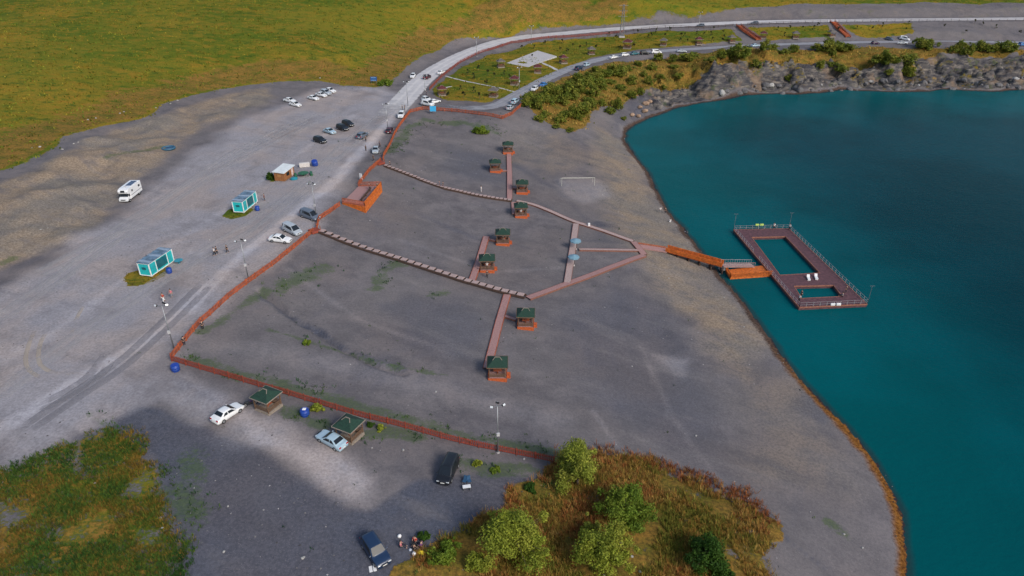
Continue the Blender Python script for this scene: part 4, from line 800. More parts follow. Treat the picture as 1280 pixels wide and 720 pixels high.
for px, py, lab, rz in ((622,470,'green-roofed gazebo at the low end of its boardwalk, nearest gazebo on the beach', 0), (657,407,'green-roofed gazebo on the spur just below the lower stairs', -2), (609,337,'green-roofed gazebo beside the boardwalk end, with a white-shirted person inside', 2),
   (628.5,304,'green-roofed gazebo at the top of the middle boardwalk, in front of dark steps', 0), (651,270,'green-roofed gazebo just below where the upper stairs meet the slanting boardwalk', 3), (652.5,240.5,'green-roofed gazebo right of the boardwalk spine, above the upper stairs', 0),
   (619,214,'green-roofed gazebo left of the boardwalk spine', 4), (635,191,'farthest green-roofed gazebo, at the head of the boardwalk spine', 0)): gput(gz, px, py, R(rz), lab, GB)
gput(gp, 336, 510, R(-27), 'green-roofed parking gazebo with orange table, nearest the white sedan', 'green-roofed gazebos at the lower car park', 0, None, .95)
gput(gp, 438, 546, R(-27), 'green-roofed parking gazebo directly behind the silver sedan', 'green-roofed gazebos at the lower car park', 0, None, .95)
for px, py, rf, lab in ((552.5,119,MAR,'small maroon-roofed pavilion on grass inside the road junction'),(643,106,MAR,'small maroon-roofed pavilion where the white kerb line meets the park road'),(704,79,MAR,'small maroon-roofed pavilion right of the concrete pad'),
   (739,68,GREYR,'small grey-roofed pavilion under the tall green sapling beside the park road'),(784,60.5,MAR,'largest maroon-roofed pavilion, below the lattice mast'),(829,57,GREYR,'small grey-roofed pavilion behind the white van on the park road'),
   (873,55.5,MAR,'small maroon-roofed pavilion between the silver car and the left orange stairway'),(914,53,GREYR,'small dark pavilion just left of the left orange stairway'),(954,48,MAR,'small maroon pavilion right at the foot of the left orange stairway'),
   (994,48,GREYR,'small grey-roofed pavilion halfway between the two orange stairways'),(1039,46,GREYR,'small dark pavilion just left of the right orange stairway'),(617,121,GREYR,'small grey pavilion on grass below the white kerb line'),(626,84,GREYR,'small grey pavilion touching the left side of the concrete pad'),
   (672,91,MAR,'small open pavilion with reddish frame below the concrete pad')):
    gput(gp, px, py, R(random.uniform(-20, 20)), lab, 'pavilions in the park', 0, {'green_felt_shingle': rf}, 1.25 if px == 784 else 1.0)
drop(gz); drop(gp)
# ------------------------------------------------------------------ kiosks, shed
def frame(pa, pb, pc):
    A_, B_, C_ = at(*pa), at(*pb), at(*pc); d = (C_ - B_); return B_, math.atan2(d.y, d.x), d.length, (A_ - B_).length
CY = M('turquoise_panel', (.015, .42, .45), .5, .12, 2., bump=.02); RFM = M('blue_grey_sheet_roof', (.12, .19, .27), .5, .35, 1.2, .2); DGL = M('dark_teal_glass', (.010, .10, .13), .12, .2, 1., bump=.01); GLS = M('car_glass', (.010, .014, .020), .3, .2, 2., bump=.0)
def kiosk(label, pa, pb, pc):
    B_, yaw, L, Wd = frame(pa, pb, pc); o = thing('kiosk', label, 'kiosk', B_, yaw); L = min(max(L, 5.6), 6.6); Wd = 2.5; h = 2.55; z0 = .25
    b = MB(); b.box((L/2, Wd/2, z0 + h/2), (L - .12, Wd - .12, h - .1)); b.build('wall', CY, o)
    b = MB()
    for x in (.06, L - .06):
        for y in (.06, Wd - .06): b.box((x, y, z0 + h/2), (.16, .16, h))
    for z in (z0 + .07, z0 + h - .07):
        for y in (.06, Wd - .06): b.box((L/2, y, z), (L - .16, .17, .14))
        for x in (.06, L - .06): b.box((x, Wd/2, z), (.17, Wd - .16, .14))
    for x in (L * .27, L * .75): b.box((x, -.02, z0 + h/2), (.12, .1, h - .3))
    b.build('frame', WHITE, o)
    b = MB(); b.box((L/2, Wd/2, z0 + h + .03), (L + .1, Wd + .1, .12), 0, RFM)
    for i in range(5): b.box((L * (.1 + .2 * i), Wd/2, z0 + h + .13), (L * .1, Wd + .06, .1), 0, RFM if i % 2 else M('pale_blue_sheet_roof', (.26, .33, .42), .5, .3, 1.2, .2))
    b.build('roof', None, o)
    b = MB(); b.box((L * .51, .0, z0 + 1.35), (L * .42, .06, 1.75)); b.build('window', DGL, o)
    b = MB(); b.box((L * .14, .01, z0 + 1.35), (L * .19, .06, 1.7)); b.build('window', M('bright_teal_glass', (.02, .34, .38), .15, .2, 1., bump=.01), o)
    b = MB(); b.box((L * .85, .0, z0 + 1.15), (L * .15, .06, 2.0)); d = b.build('door', M('turquoise_door', (.02, .36, .38), .4, .1), o)
    b = MB(); b.box((L * .80, -.05, z0 + 1.15), (.04, .06, .25)); b.build('handle', STEEL, d)
    b = MB(); b.box((-.0, Wd * .5, z0 + 1.5), (.06, .8, .45)); b.build('vent', M('dark_teal_panel', (.012, .09, .12), .4), o)
    b = MB(); b.box((L, Wd * .5, z0 + h / 2), (.08, Wd - .4, h - .35)); b.build('end_panel', M('pinkish_white_panel', (.60, .52, .52), .5), o)
    b = MB()
    for x in (.4, L/2, L - .4):
        for y in (.3, Wd - .3): b.box((x, y, .02), (.35, .35, .5))
    b.build('footing', CW, o); return o
kiosk('turquoise and white kiosk, the nearer one with blue barrel under its window', (171,345.5), (190,347), (222,324))
kiosk('turquoise and white kiosk, the one between its nearer twin and the brown shed', (289,265), (305.6,267), (326,250.5))
B_, yaw, L, Wd = frame((342,225), (356,227.5), (366,220)); L = 5.2; Wd = 2.6
o = thing('shed', 'brown timber shed with white flat roof standing on the gravel lot', 'shed', B_, yaw)
SHW = M('ochre_brown_timber', (.26, .105, .035), .75, .3, 4.); b = MB(); b.box((L/2, Wd/2, 1.2), (L, Wd, 2.1)); b.build('wall', SHW, o)
b = MB(); vs = [(-.3, -.35, 2.25), (L + .3, -.35, 2.45), (L + .3, Wd + .3, 2.6), (-.3, Wd + .3, 2.4)]; b.add(vs + [(x, y, z + .14) for x, y, z in vs], [(3,2,1,0),(4,5,6,7),(0,1,5,4),(1,2,6,5),(2,3,7,6),(3,0,4,7)]); b.build('roof', M('white_sheet_roof', (.62, .66, .67), .5, .1, 1.), o)
b = MB(); b.box((L * .8, -.03, 1.15), (.9, .06, 1.9)); d = b.build('door', M('pink_white_door', (.6, .46, .44), .5), o); b = MB(); b.box((L * .8 - .3, -.08, 1.1), (.04, .05, .2)); b.build('handle', STEEL, d)
b = MB(); b.box((L * .38, -.03, 1.45), (1.3, .06, .8)); b.build('window', GLS, o); b = MB(); b.box((-.03, Wd * .5, 1.5), (.06, .8, .6)); b.build('window', M('tan_board', (.35, .17, .06), .7), o)
for x in (.3, L/2, L - .3): b = MB(); b.box((x, Wd/2, .05), (.3, Wd * .9, .4)); b.build('footing', CW, o)
o = thing('dining_set', 'round green table with green benches and pale cover beside the brown shed', 'table', at(379.5,219.5), R(20)); GRNP = M('green_plastic', (.012, .10, .04), .5, .25, 4.)
b = MB(); b.lathe([(1.3, .68), (1.35, .72), (1.3, .76)], 18); b.build('tabletop', GRNP, o); b = MB(); b.lathe([(.25, -.05), (.15, .68)], 8); b.build('pedestal', GRNP, o)
for s in (-1, 1): b = MB(); b.box((s * 1.9, 0, .3), (.6, 2.2, .6)); b.build('bench', GRNP, o, bev=.05)
b = MB(); b.box((0, 1.9, .55), (2.6, .9, 1.1)); q = b.build('counter', M('pale_canvas', (.55, .52, .50), .8), bev=.06); q.location = at(381,211.5); q.rotation_euler[2] = R(15); tag(q, 'pale canvas-covered counter behind the round green table', 'counter')
b = MB(); b.lathe([(.9, 0), (.95, .25), (.5, .5), (.1, .55)], 14); q = b.build('tarpaulin', TEALP); q.location = at(367.5,224); tag(q, 'small teal tarpaulin heap at the shed door', 'tarpaulin')
# ------------------------------------------------------------------ barrels, bins, boards, small furniture
def barrel(label, px, py, r=.42, h=.95, m=BLUEP, group=None, tip=0.):
    o = thing('barrel', label, 'barrel', at(px, py), 0, group); b = MB(); b.lathe([(r * .9, -.05), (r, .1), (r, h * .32), (r * 1.06, h * .35), (r, h * .38), (r, h * .63), (r * 1.06, h * .66), (r, h * .69), (r, h * .92), (r * .9, h)], 18); b.build('drum', m, o, True)
    b = MB(); b.lathe([(r * .82, h), (r * .82, h + .03), (r * .3, h + .04)], 16); b.build('lid', M('darker_blue_plastic', (.008, .04, .30), .4, .2), o); o.rotation_euler = (tip, 0, 0); return o
barrel('bright blue plastic bin at the near fence corner', 220, 463, .62, 1.05); barrel('blue plastic bin with white rag, between the parking gazebos', 381.5, 519, .62, 1.0); barrel('blue plastic drum alone right of the round green table', 394, 207, .8, 1.5, tip=.25)
barrel('blue drum under the window of the nearer turquoise kiosk', 212, 341, .5, 1.0); barrel('dark blue drum under the window of the farther turquoise kiosk', 322, 263, .5, 1.0)
b = MB(); b.box((0, 0, .05), (.5, .45, .12)); q = b.build('rag', WHITE, bev=.04); p = at(381.5, 519); p.z += 1.05; q.location = p; tag(q, 'white rag lying on top of the blue bin between the gazebos', 'rag')
o = thing('round_table', 'low teal round table beside the end of the nearer turquoise kiosk', 'table', at(224,329)); b = MB(); b.lathe([(.75, .62), (.8, .66), (.75, .7)], 18); b.build('tabletop', TEALP, o); b = MB(); b.lathe([(.35, -.05), (.1, .1), (.08, .62)], 10); b.build('pedestal', TEALP, o)
o = thing('paddling_pool', 'round dark blue tub ring lying on the gravel near the motorhome', 'tub', at(211,186)); b = MB(); b.lathe([(1.75, -.05), (1.85, .35), (1.7, .5), (1.5, .45), (1.5, .1)], 28); b.build('rim', M('slate_blue_vinyl', (.03, .10, .17), .5, .2), o, True); b = MB(); b.lathe([(1.5, .12), (1.49, .16)], 24); b.build('floor_sheet', M('dark_blue_vinyl', (.015, .05, .12), .3), o)
def board(label, px, py, w, h, z, m, rz=0., bars=None, cat='sign'):
    o = thing('sign_board', label, cat, at(px, py), rz); b = MB(); b.box((0, 0, z + h/2), (w, .08, h)); p = b.build('panel', m, o)
    if bars:
        b = MB()
        for i in range(bars): b.box((0, -.05, z + h * (.22 + .56 * i / max(1, bars - 1))), (w * .76, .02, h * .09))
        b.build('bars', M('pale_blue_paint', (.30, .5, .66), .5), p)
    for s in (-1, 1): b = MB(); b.tube((s * w * .42, .08, -.2), (s * w * .42, .08, z + h * .8), .05, .05, 8); b.build('post', STEEL, o)
    return o
board('dark blue board with pale bars on grass beside the road bend', 467.5, 104.5, 2.4, 1.6, .9, M('deep_blue_sign', (.012, .075, .26), .4), 0, 2); board('sky blue board on the fence at the road junction', 541.5, 143, 2.0, 1.7, 1.0, M('sky_blue_sign', (.05, .38, .70), .4), 0)
board('small white notice on the fence beside the viewing platform', 451.5, 226, .8, 1.5, .4, WHITE, R(-30))
o = thing('goal', 'white football goal frame on the pale worn patch of beach', 'goal', at(722,233)); p0, p1 = at(702,232.5) - o.location, at(743,232) - o.location; hz = Vector((0, 0, 2.3)); bk = Vector((-.3, 2.2, 0))
for p in (p0, p1): b = MB(); b.tube(p, p + hz, .05, .05, 8); b.tube(p + hz, p + bk + Vector((0, 0, 1.4)), .03, .03, 6); b.tube(p + bk + Vector((0, 0, -.1)), p + bk + Vector((0, 0, 1.4)), .03, .03, 6); b.build('post', M('chalky_paint', (.50,.50,.44), .6), o)
b = MB(); b.tube(p0 + hz, p1 + hz, .05, .05, 8); b.build('crossbar', M('chalky_paint', (.50,.50,.44), .6), o); b = MB(); b.tube(p0 + bk + Vector((0, 0, 1.4)), p1 + bk + Vector((0, 0, 1.4)), .03, .03, 6); b.build('back_bar', M('chalky_paint', (.50,.50,.44), .6), o)
LB = M('pale_blue_canvas', (.15, .27, .35), .8, .12, 5.)
def parasol(label, px, py, rz):
    o = thing('parasol', label, 'parasol', at(px, py), rz, 'pale blue parasols'); b = MB(); b.tube((0, 0, 0), (0, 0, 2.5), .03, .03, 8); b.build('pole', WHITE, o)
    n = 8; b = MB(); vs = [(0, 0, 2.6)]; 
    for k in range(n): a = 2*math.pi*k/n + math.pi/8; vs.append((1.25 * math.cos(a), 1.25 * math.sin(a), 2.15)); 
    lo = [(x * .98, y * .98, z - .05) for x, y, z in vs]; b.add(vs + lo, [(0, i+1, (i+1) % n + 1) for i in range(n)] + [(9, 9 + (i+1) % n + 1, 9 + i + 1) for i in range(n)] + [(i+1, 9+i+1, 9+(i+1) % n+1, (i+1) % n+1) for i in range(n)])
    c = b.build('canopy', LB, o); b = MB()
    for k in range(n): a = 2*math.pi*k/n + math.pi/8; b.beam((1.24 * math.cos(a), 1.24 * math.sin(a), 2.02), (1.24 * math.cos(a + .7854), 1.24 * math.sin(a + .7854), 2.02), .02, .22)
    b.build('valance', LB, c); b = MB(); b.lathe([(.35, -.05), (.35, .15), (.08, .2)], 12); b.build('base', CW, o); return o
parasol('pale blue parasol on the short boardwalk, the farther of the pair', 719, 311.5, .1); parasol('pale blue parasol on the short boardwalk, the nearer of the pair', 716.5, 332, .3)
b = MB(); b.box((0, 0, .4), (.5, .5, 1.1)); q = b.build('white_post', WHITE, bev=.05); q.location = at(736,283.5); tag(q, 'small white pillar beside the dark streak above the long boardwalk', 'pillar')
# ------------------------------------------------------------------ lamps and mast
def make_lamp(h=8.):
    o = thing('lamp_post', 'lamp', 'lamp post', (0, 0, 0), 0, 'lamp posts'); b = MB(); b.tube((0, 0, -.2), (0, 0, h), .11, .065, 10); b.build('pole', STEEL, o, True)
    b = MB(); b.lathe([(.22, -.1), (.22, .12), (.13, .16)], 10); b.build('base', CW, o)
    b = MB(); b.beam((-.75, 0, h), (.75, 0, h), .08, .08); b.tube((0, 0, h - .1), (0, .5, h + .1), .04, .04, 6); b.build('arm', STEEL, o)
    for x, y, a in ((-.8, -.15, -.5), (.8, -.15, .5), (.15, .5, 2.6)):
        b = MB(); b.box((0, 0, 0), (.46, .22, .34)); q = b.build('floodlight', BLK, o, bev=.02); q.location = (x, y, h + .18); q.rotation_euler = (R(-35), 0, a)
        b = MB(); b.box((0, -.12, 0), (.38, .02, .27)); g = b.build('lens', M('lamp_glass', (.55, .58, .62), .2, .05), q)
    b = MB(); b.box((0, -.16, h * .42), (.42, .2, .5)); b.build('switch_box', M('grey_box_paint', (.42,.42,.44), .5), o); return o
lp = make_lamp()
for px, py, lab, rz in ((622.5,566,'floodlight mast standing in front of the lower red-brown fence',.3),(218,437,'floodlight mast on the road just above the near fence corner',.1),(311,351,'floodlight mast between the long fence and the three walking people',.2),(396,274,'floodlight mast behind the grey people carrier',-.2),
  (485,164,'floodlight mast on the road between dark car and white car',.2),(510,133,'floodlight mast on the road, left of the cars at the junction',.0),(532,124,'floodlight mast where the dark red fence starts',.4),(596,71,'floodlight mast beside the curving upper road fence',.3),(664,55,'floodlight mast on the upper road above the concrete pad',.1),
  (873,37,'floodlight mast on the upper road, left of the left orange stairway',0.),(649,113,'floodlight mast where the park road meets the thicket',.5)): dup(lp, at(px, py), rz, lab, 'floodlight masts')
drop(lp)
o = thing('lattice_mast', 'tall pale lattice mast on the park lawn beside the upper road', 'mast', at(777,46)); hM = 15.
for sx in (-1, 1):
    for sy in (-1, 1): b = MB(); b.tube((sx * 1.0, sy * 1.0, -.3), (sx * .3, sy * .3, hM), .10, .07, 6); b.build('leg', STEEL, o)
b = MB()
for i in range(9):
    z0, z1 = hM * i / 9, hM * (i + 1) / 9; r0, r1 = 1 - .7 * i / 9, 1 - .7 * (i + 1) / 9
    for a, c in (((-1,-1),(1,-1)),((1,-1),(1,1)),((1,1),(-1,1)),((-1,1),(-1,-1))): b.tube((a[0]*r0, a[1]*r0, z0), (c[0]*r1, c[1]*r1, z1), .05, .05, 4); b.tube((c[0]*r0, c[1]*r0, z0), (a[0]*r1, a[1]*r1, z1), .05, .05, 4)
b.build('bracing', STEEL, o)
for z in (9.5, 12., 14.5): b = MB(); b.beam((-2.2, 0, z), (2.2, 0, z), .16, .16); b.build('crossarm', STEEL, o)
b = MB(); b.box((0, 0, .1), (2.8, 2.8, .6)); b.build('base', CW, o)
# ------------------------------------------------------------------ vehicles (front towards +x, z = 0 on the ground)
def paint(name, rgb, rough=.35): return M(name, rgb, rough, .04, 2., .0, .0, .5 if sum(rgb) > .6 else .12)
PAINT = {'white': paint('white_car_paint', (.72,.73,.75)), 'silver': paint('silver_car_paint', (.36,.40,.45)), 'grey': paint('blue_grey_car_paint', (.10,.125,.17)), 'black': paint('black_car_paint', (.010,.011,.015)),
         'navy': paint('navy_car_paint', (.012,.030,.075)), 'maroon': paint('maroon_car_paint', (.06,.02,.03)), 'blue': paint('blue_car_paint', (.03,.16,.42)), 'plum': paint('plum_car_paint', (.035,.012,.05)), 'pale': paint('pale_blue_car_paint', (.34,.46,.55)), 'teal': paint('teal_car_paint', (.03,.13,.16))}
HLM = M('headlight_lens', (.62,.66,.70), .15, .05, 3., bump=0.); TLM = M('taillight_lens', (.36,.012,.014), .25, .1, 3., bump=0.); PLT = M('number_plate_white', (.72,.72,.70), .5, .05, 3., bump=0.); CHR = M('alloy_rim', (.40,.41,.43), .35, .1, 5., .7, 0.)
SPEC = {'sedan': dict(L=4.55, w=.89, zb=.20, belt=[(0,.62),(.03,.90),(.16,.97),(.5,.94),(.70,.90),(.92,.76),(.975,.66),(1,.50)], c=(.13,.29,.53,.72), roof=1.43),
        'hatch': dict(L=4.05, w=.86, zb=.20, belt=[(0,.55),(.02,.92),(.2,.98),(.5,.95),(.72,.93),(.92,.80),(.975,.70),(1,.5)], c=(.015,.13,.54,.74), roof=1.48),
        'estate': dict(L=4.55, w=.93, zb=.26, belt=[(0,.6),(.015,1.0),(.2,1.08),(.5,1.04),(.72,1.02),(.93,.92),(.98,.8),(1,.55)], c=(.012,.10,.55,.73), roof=1.68),
        'van': dict(L=4.75, w=.94, zb=.24, belt=[(0,.6),(.01,1.05),(.2,1.12),(.6,1.08),(.80,1.03),(.93,.90),(.98,.76),(1,.52)], c=(.008,.05,.62,.84), roof=1.88)}
def make_car(kind, label='car'):
    s = SPEC[kind]; L, w, zb = s['L'], s['w'], s['zb']; bx, bz = zip(*s['belt']); r0, r1, f1, f0 = s['c']; rf = s['roof']
    belt = lambda u: float(np.interp(u, bx, bz)); wid = lambda u: w * float(np.interp(u, [0, .04, .15, .85, .95, 1], [.86, .95, 1, 1, .93, .78]))
    rise = lambda u: float(np.interp(u, [r0, r1, r1 + .08, f1 - .06, f1, f0], [0, .94, 1, 1, .96, 0])) if r0 < u < f0 else 0.
    def rail(u): a = rise(u); return wid(u) * (.95 - .19 * a), belt(u) + (rf - belt(u)) * a
    us = sorted(set([0, .012, .03, .06, .10, .16, .22, .3, .38, .46, .54, .6, .66, .72, .78, .85, .91, .95, .98, .993, 1, r0, r1, f1, f0]))
    mb = MB(); m_ = 11
    for u in us:
        x = (u - .5) * L; W_ = wid(u); rw, rz = rail(u); b_ = belt(u); zl = zb + (.12 if u in (0, 1) else 0); crown = .035 * (1 if rise(u) > .5 else .6)
        half = [(W_ * .90, zl), (W_, zl + .14), (W_ * 1.0, (zl + b_) * .5 + .05), (W_ * .965, b_ - .02), (rw, rz - .02), (rw * .55, rz + crown * .7)]
        ring = [(x, y, z) for y, z in half] + [(x, -y, z) for y, z in half[::-1]]; m_ = len(ring); mb.v += ring
    k = len(us); fs = [(i*m_+j, i*m_+(j+1) % m_, (i+1)*m_+(j+1) % m_, (i+1)*m_+j) for i in range(k-1) for j in range(m_)]
    mb.f = fs + [tuple(range(m_))[::-1], tuple(range((k-1)*m_, k*m_))]; mb.mi = [0] * len(mb.f); mb.mats = [PAINT['white']]
    o = thing('parked_car', label, 'car', (0, 0, 0), 0, 'parked cars'); mb.build('body', None, o, True)
    def slab(P, off, name, m, par=o, th=.02):
        P = [Vector(p) for p in P]; n_ = (P[1] - P[0]).cross(P[2] - P[0]).normalized(); c = sum(P, Vector()) / len(P)
        if n_.dot(c - Vector((0, 0, .8))) < 0: n_ = -n_
        k_ = len(P); b = MB(); b.add([p + n_ * off for p in P] + [p + n_ * (off - th - .03) for p in P], [tuple(range(k_)), tuple(range(k_, 2*k_))[::-1]] + [(i, (i+1) % k_, k_ + (i+1) % k_, k_ + i) for i in range(k_)]); return b.build(name, m, par)
    X = lambda u: (u - .5) * L
    def side(u, t, sg):
        rw, rz = rail(u); b_ = belt(u); return (X(u), sg * ((wid(u) * .965) * (1 - t) + rw * t), (b_ - .02) * (1 - t) + (rz - .02) * t)
    def cross(u, v): rw, rz = rail(u); return (X(u), rw * v, rz + .012)
    d = f0 - f1; slab([cross(f1 + .06 * d, -.88), cross(f1 + .06 * d, .88), cross(f0 - .1 * d, .9), cross(f0 - .1 * d, -.9)], .022, 'windscreen', GLS)
    d = r1 - r0; slab([cross(r1 - .1 * d, -.86), cross(r1 - .1 * d, .86), cross(r0 + .2 * d, .86), cross(r0 + .2 * d, -.86)], .022, 'rear_window', GLS)
    um = r1 + (f1 - r1) * .46
    for sg in (-1, 1):
        slab([side(um + .012, .14, sg), side(f0 - (f0 - f1) * .30, .14, sg), side(f1 + .012, .86, sg), side(um + .012, .88, sg)], .016, 'side_window', GLS)
        a = r0 + (r1 - r0) * (.55 if kind == 'sedan' else .75); slab([side(a, .16, sg), side(um - .012, .14, sg), side(um - .012, .88, sg), side(r1 + .015, .84, sg)], .016, 'side_window', GLS)
        b = MB(); b.box((X(f0 - (f0 - f1) * .35), sg * (w + .09), belt(.6) + .06), (.16, .2, .13)); b.build('wing_mirror', PAINT['white'], o, bev=.03)
        zf = (zb + belt(.95)) * .5 + .12; b = MB(); b.box((X(.972), sg * w * .66, zf), (.16, w * .42, .15)); b.build('headlight', HLM, o, bev=.03)
        zt = belt(.03) - .14; b = MB(); b.box((X(.018), sg * w * .70, zt), (.12, w * .38, .2 if kind in ('sedan', 'hatch') else .34)); b.build('tail_light', TLM, o, bev=.02)
    for u in (.195, .80):
        for sg in (-1, 1):
            b = MB(); b.tube((X(u), sg * (w - .20), .32), (X(u), sg * (w + .015), .32), .325, .325, 18); wh = b.build('wheel', TYRE, o)
            b = MB(); b.tube((X(u), sg * (w - .02), .32), (X(u), sg * (w + .028), .32), .20, .18, 12); b.build('rim', CHR, wh)
    for u, n_ in ((-.003, 'rear_plate'), (1.003, 'front_plate')): b = MB(); b.box((X(u), 0, zb + .32), (.04, .52, .12)); b.build(n_, PLT, o)
    b = MB(); b.box((X(.997), 0, zb + .40), (.05, w * .95, .16)); b.build('grille', BLK, o)
    return o
CARP = {k: make_car(k) for k in SPEC}
def car(kind, col, px, py, dx, dy, label, dz=.7):
    p, q = at(px, py, dz), at(px + dx * .3, py + dy * .3, dz); d = q - p; yaw = math.atan2(d.y, d.x); f, r_ = 1.6, Vector((math.cos(yaw), math.sin(yaw), 0))
    o = dup(CARP[kind], (p.x, p.y, H(p.x, p.y) + .03), yaw, label, 'parked cars', 1., {'white_car_paint': PAINT[col]})
    za, zc = H(*(p + r_ * 1.3).xy), H(*(p - r_ * 1.3).xy); o.rotation_euler = (0, -math.atan2(za - zc, 2.6), yaw); o.location.z = (za + zc) / 2 + .04
    o.name = {'sedan': 'sedan_car', 'hatch': 'hatchback_car', 'estate': 'estate_car', 'van': 'minivan'}[kind]; o['category'] = 'minivan' if kind == 'van' else 'car'; return o
for a in [
 ('sedan','white',284,515,30,-19,'white sedan parked alone on the gravel left of the lower gazebos'), ('sedan','pale',414,549,-28,-16,'pale silver sedan with red tail lights in front of the second parking gazebo'),
 ('van','black',560,588,-15,32,'black people carrier alone below the lower red-brown fence'), ('estate','navy',469,687,20,30,'dark navy car with bluish bonnet beside the seated picnic group'),
 ('van','grey',387,269,22,8,'blue-grey minivan nearest the viewing platform, nose to the fence'), ('van','silver',365,287,21,10,'silver minivan parked between the blue-grey minivan and a white sedan'),
 ('sedan','white',350,298,24,3,'white sedan at the long fence, next to the silver minivan'), ('estate','black',400,175,18,5,'black car by itself in front of the other dark cars on the lot'),
 ('sedan','pale',412,163.5,16,5,'pale silver sedan beside two black cars on the gravel lot'), ('estate','black',428,159.5,16,5,'black car parked right next to the pale silver sedan on the lot'),
 ('estate','black',435,154.5,16,5,'black car at the far end of the dark row on the lot'), ('estate','grey',453,169,9,-6,'dark blue-grey car standing alone at the edge of the pale track'),
 ('hatch','maroon',487,162,4,-7,'dark reddish car beside the fence, below the white car at the bend'), ('estate','white',501.5,143.5,-4,8,'white car facing downhill at the fence bend, two people behind it'),
 ('hatch','silver',469.5,187.5,-2,7,'small silver car with black windows at the fence above the platform'),
 ('sedan','white',391.5,122,16,4,'white sedan, front car of the rear white row on the lot'), ('sedan','white',401.5,118,16,4,'white sedan, second car of the rear white row on the lot'),
 ('estate','silver',407,115.5,15,4,'silver car with dark windows, third of the rear white row on the lot'), ('sedan','white',412.5,112.5,15,4,'white sedan at the far end of the rear white row, nearest the grass'),
 ('sedan','white',362,125,16,3,'white sedan mostly hidden behind its twin at the left of the lot'), ('sedan','white',369,130,18,4,'white sedan in front of its twin, leftmost pair on the lot'),
 ('hatch','white',516,94.5,-5,7,'white hatchback coming down the road on the grass side'), ('estate','maroon',534,96,7,-4,'dark maroon car in the middle of the road bend'), ('sedan','white',551.5,90,9,-4,'white car on the road tight against the dark red fence'),
 ('van','white',534.5,129.5,11,2,'white van at the road junction, directly above the sky blue board'), ('sedan','white',543,126.5,9,-2,'white car right of the white van at the road junction'), ('hatch','white',533,123.5,7,2,'white hatchback behind the white van at the road junction'),
 ('estate','pale',643.5,126.5,7,-5,'pale blue car at the fence end where the park road meets the thicket'), ('hatch','silver',637.5,134,8,-5,'silver car in the corner of the fence below the pale blue car'),
 ('hatch','white',668,110.5,-6,4,'white hatchback beside the thicket, in front of a blue car'), ('sedan','blue',679.5,105,8,-4,'blue car beside the thicket, just past the white hatchback'),
 ('estate','navy',723.5,85,8,-3,'navy car at the top of the thicket on the park road'), ('hatch','pale',733.5,80.5,8,-3,'small pale blue car just past the navy car on the park road'),
 ('sedan','white',767,71,10,-2,'white sedan below the largest maroon pavilion, left of another white car'), ('hatch','white',781,68,9,-1,'white hatchback right of the white sedan, below the largest maroon pavilion'),
 ('sedan','teal',793.5,66.5,9,-1,'teal car between the white hatchback and a black car on the park road'), ('estate','black',806,66,9,0,'black car next to the white van on the park road'),
 ('van','white',820.5,65,9,0,'white van on the park road right of the black car'), ('sedan','silver',852,63.5,11,0,'silver sedan by itself on the park road above the dry bank'), ('sedan','pale',944,56.5,10,-1,'pale car at the foot of the left orange stairway'),
 ('hatch','plum',1094.5,53.5,11,0,'dark plum car alone in the middle of the far park road'), ('sedan','white',1128.5,53.2,10,0,'white sedan in front of a white van on the far park road'), ('van','white',1131,48.6,9,1,'white van behind the white sedan at the far park road'),
 ('hatch','grey',1112,48.6,6,1,'dark grey car left of the white van on the far park road'), ('sedan','white',1266,55,9,0,'white car right of the last cliff-top bushes'), ('estate','blue',1277.5,55.5,9,0,'blue car cut by the right edge of the photo'),
 ('hatch','grey',876,31.5,-8,0,'dark car driving on the upper road'), ('hatch','grey',943.5,28.5,-8,0,'dark car on the upper road near the left orange stairway')]: car(*a)
for o in CARP.values(): drop(o)
# motorhome
pf, pr = at(151.5, 255), at(171, 241); d = pr - pf; yaw = math.atan2(-d.y, -d.x); mid = (pf + pr) / 2 + Vector((.3, .5, 0)); mid.z = H(mid.x, mid.y)
o = thing('motorhome', 'white motorhome with dark solar panels on its roof, alone on the gravel lot', 'motorhome', mid, yaw); WP_ = PAINT['white']; L = 7.0
b = MB(); prof = [(-3.5,.55),(-3.5,3.0),(-3.3,3.12),(1.9,3.12),(2.75,2.95),(3.0,2.5),(2.75,2.0),(1.9,1.95),(1.9,.55)]; n_ = len(prof)
b.add([(x, -1.14, z) for x, z in prof] + [(x, 1.14, z) for x, z in prof], [tuple(range(n_)), tuple(range(n_, 2*n_))[::-1]] + [(i, (i+1) % n_, n_ + (i+1) % n_, n_ + i) for i in range(n_)]); b.build('body', WP_, o, bev=.06)
b = MB(); prof = [(1.8,.45),(1.8,2.0),(2.2,1.97),(2.85,1.28),(3.45,1.08),(3.62,.8),(3.6,.45)]; n_ = len(prof)
b.add([(x, -1.0, z) for x, z in prof] + [(x, 1.0, z) for x, z in prof], [tuple(range(n_)), tuple(range(n_, 2*n_))[::-1]] + [(i, (i+1) % n_, n_ + (i+1) % n_, n_ + i) for i in range(n_)]); b.build('cab', WP_, o, bev=.05)
b = MB(); b.add([(2.26,-.9,1.93),(2.26,.9,1.93),(2.83,.9,1.33),(2.83,-.9,1.33),(2.30,-.9,1.98),(2.30,.9,1.98),(2.88,.9,1.36),(2.88,-.9,1.36)], [(0,1,2,3),(7,6,5,4),(0,4,5,1),(1,5,6,2),(2,6,7,3),(3,7,4,0)]); b.build('windscreen', GLS, o)
b = MB(); b.beam((2.93, -.45, 2.62), (2.93, .45, 2.62), .2, .42); q = b.build('cab_window', GLS, o)
b = MB(); b.box((3.58, 0, .82), (.1, 1.1, .22)); b.build('grille', BLK, o)
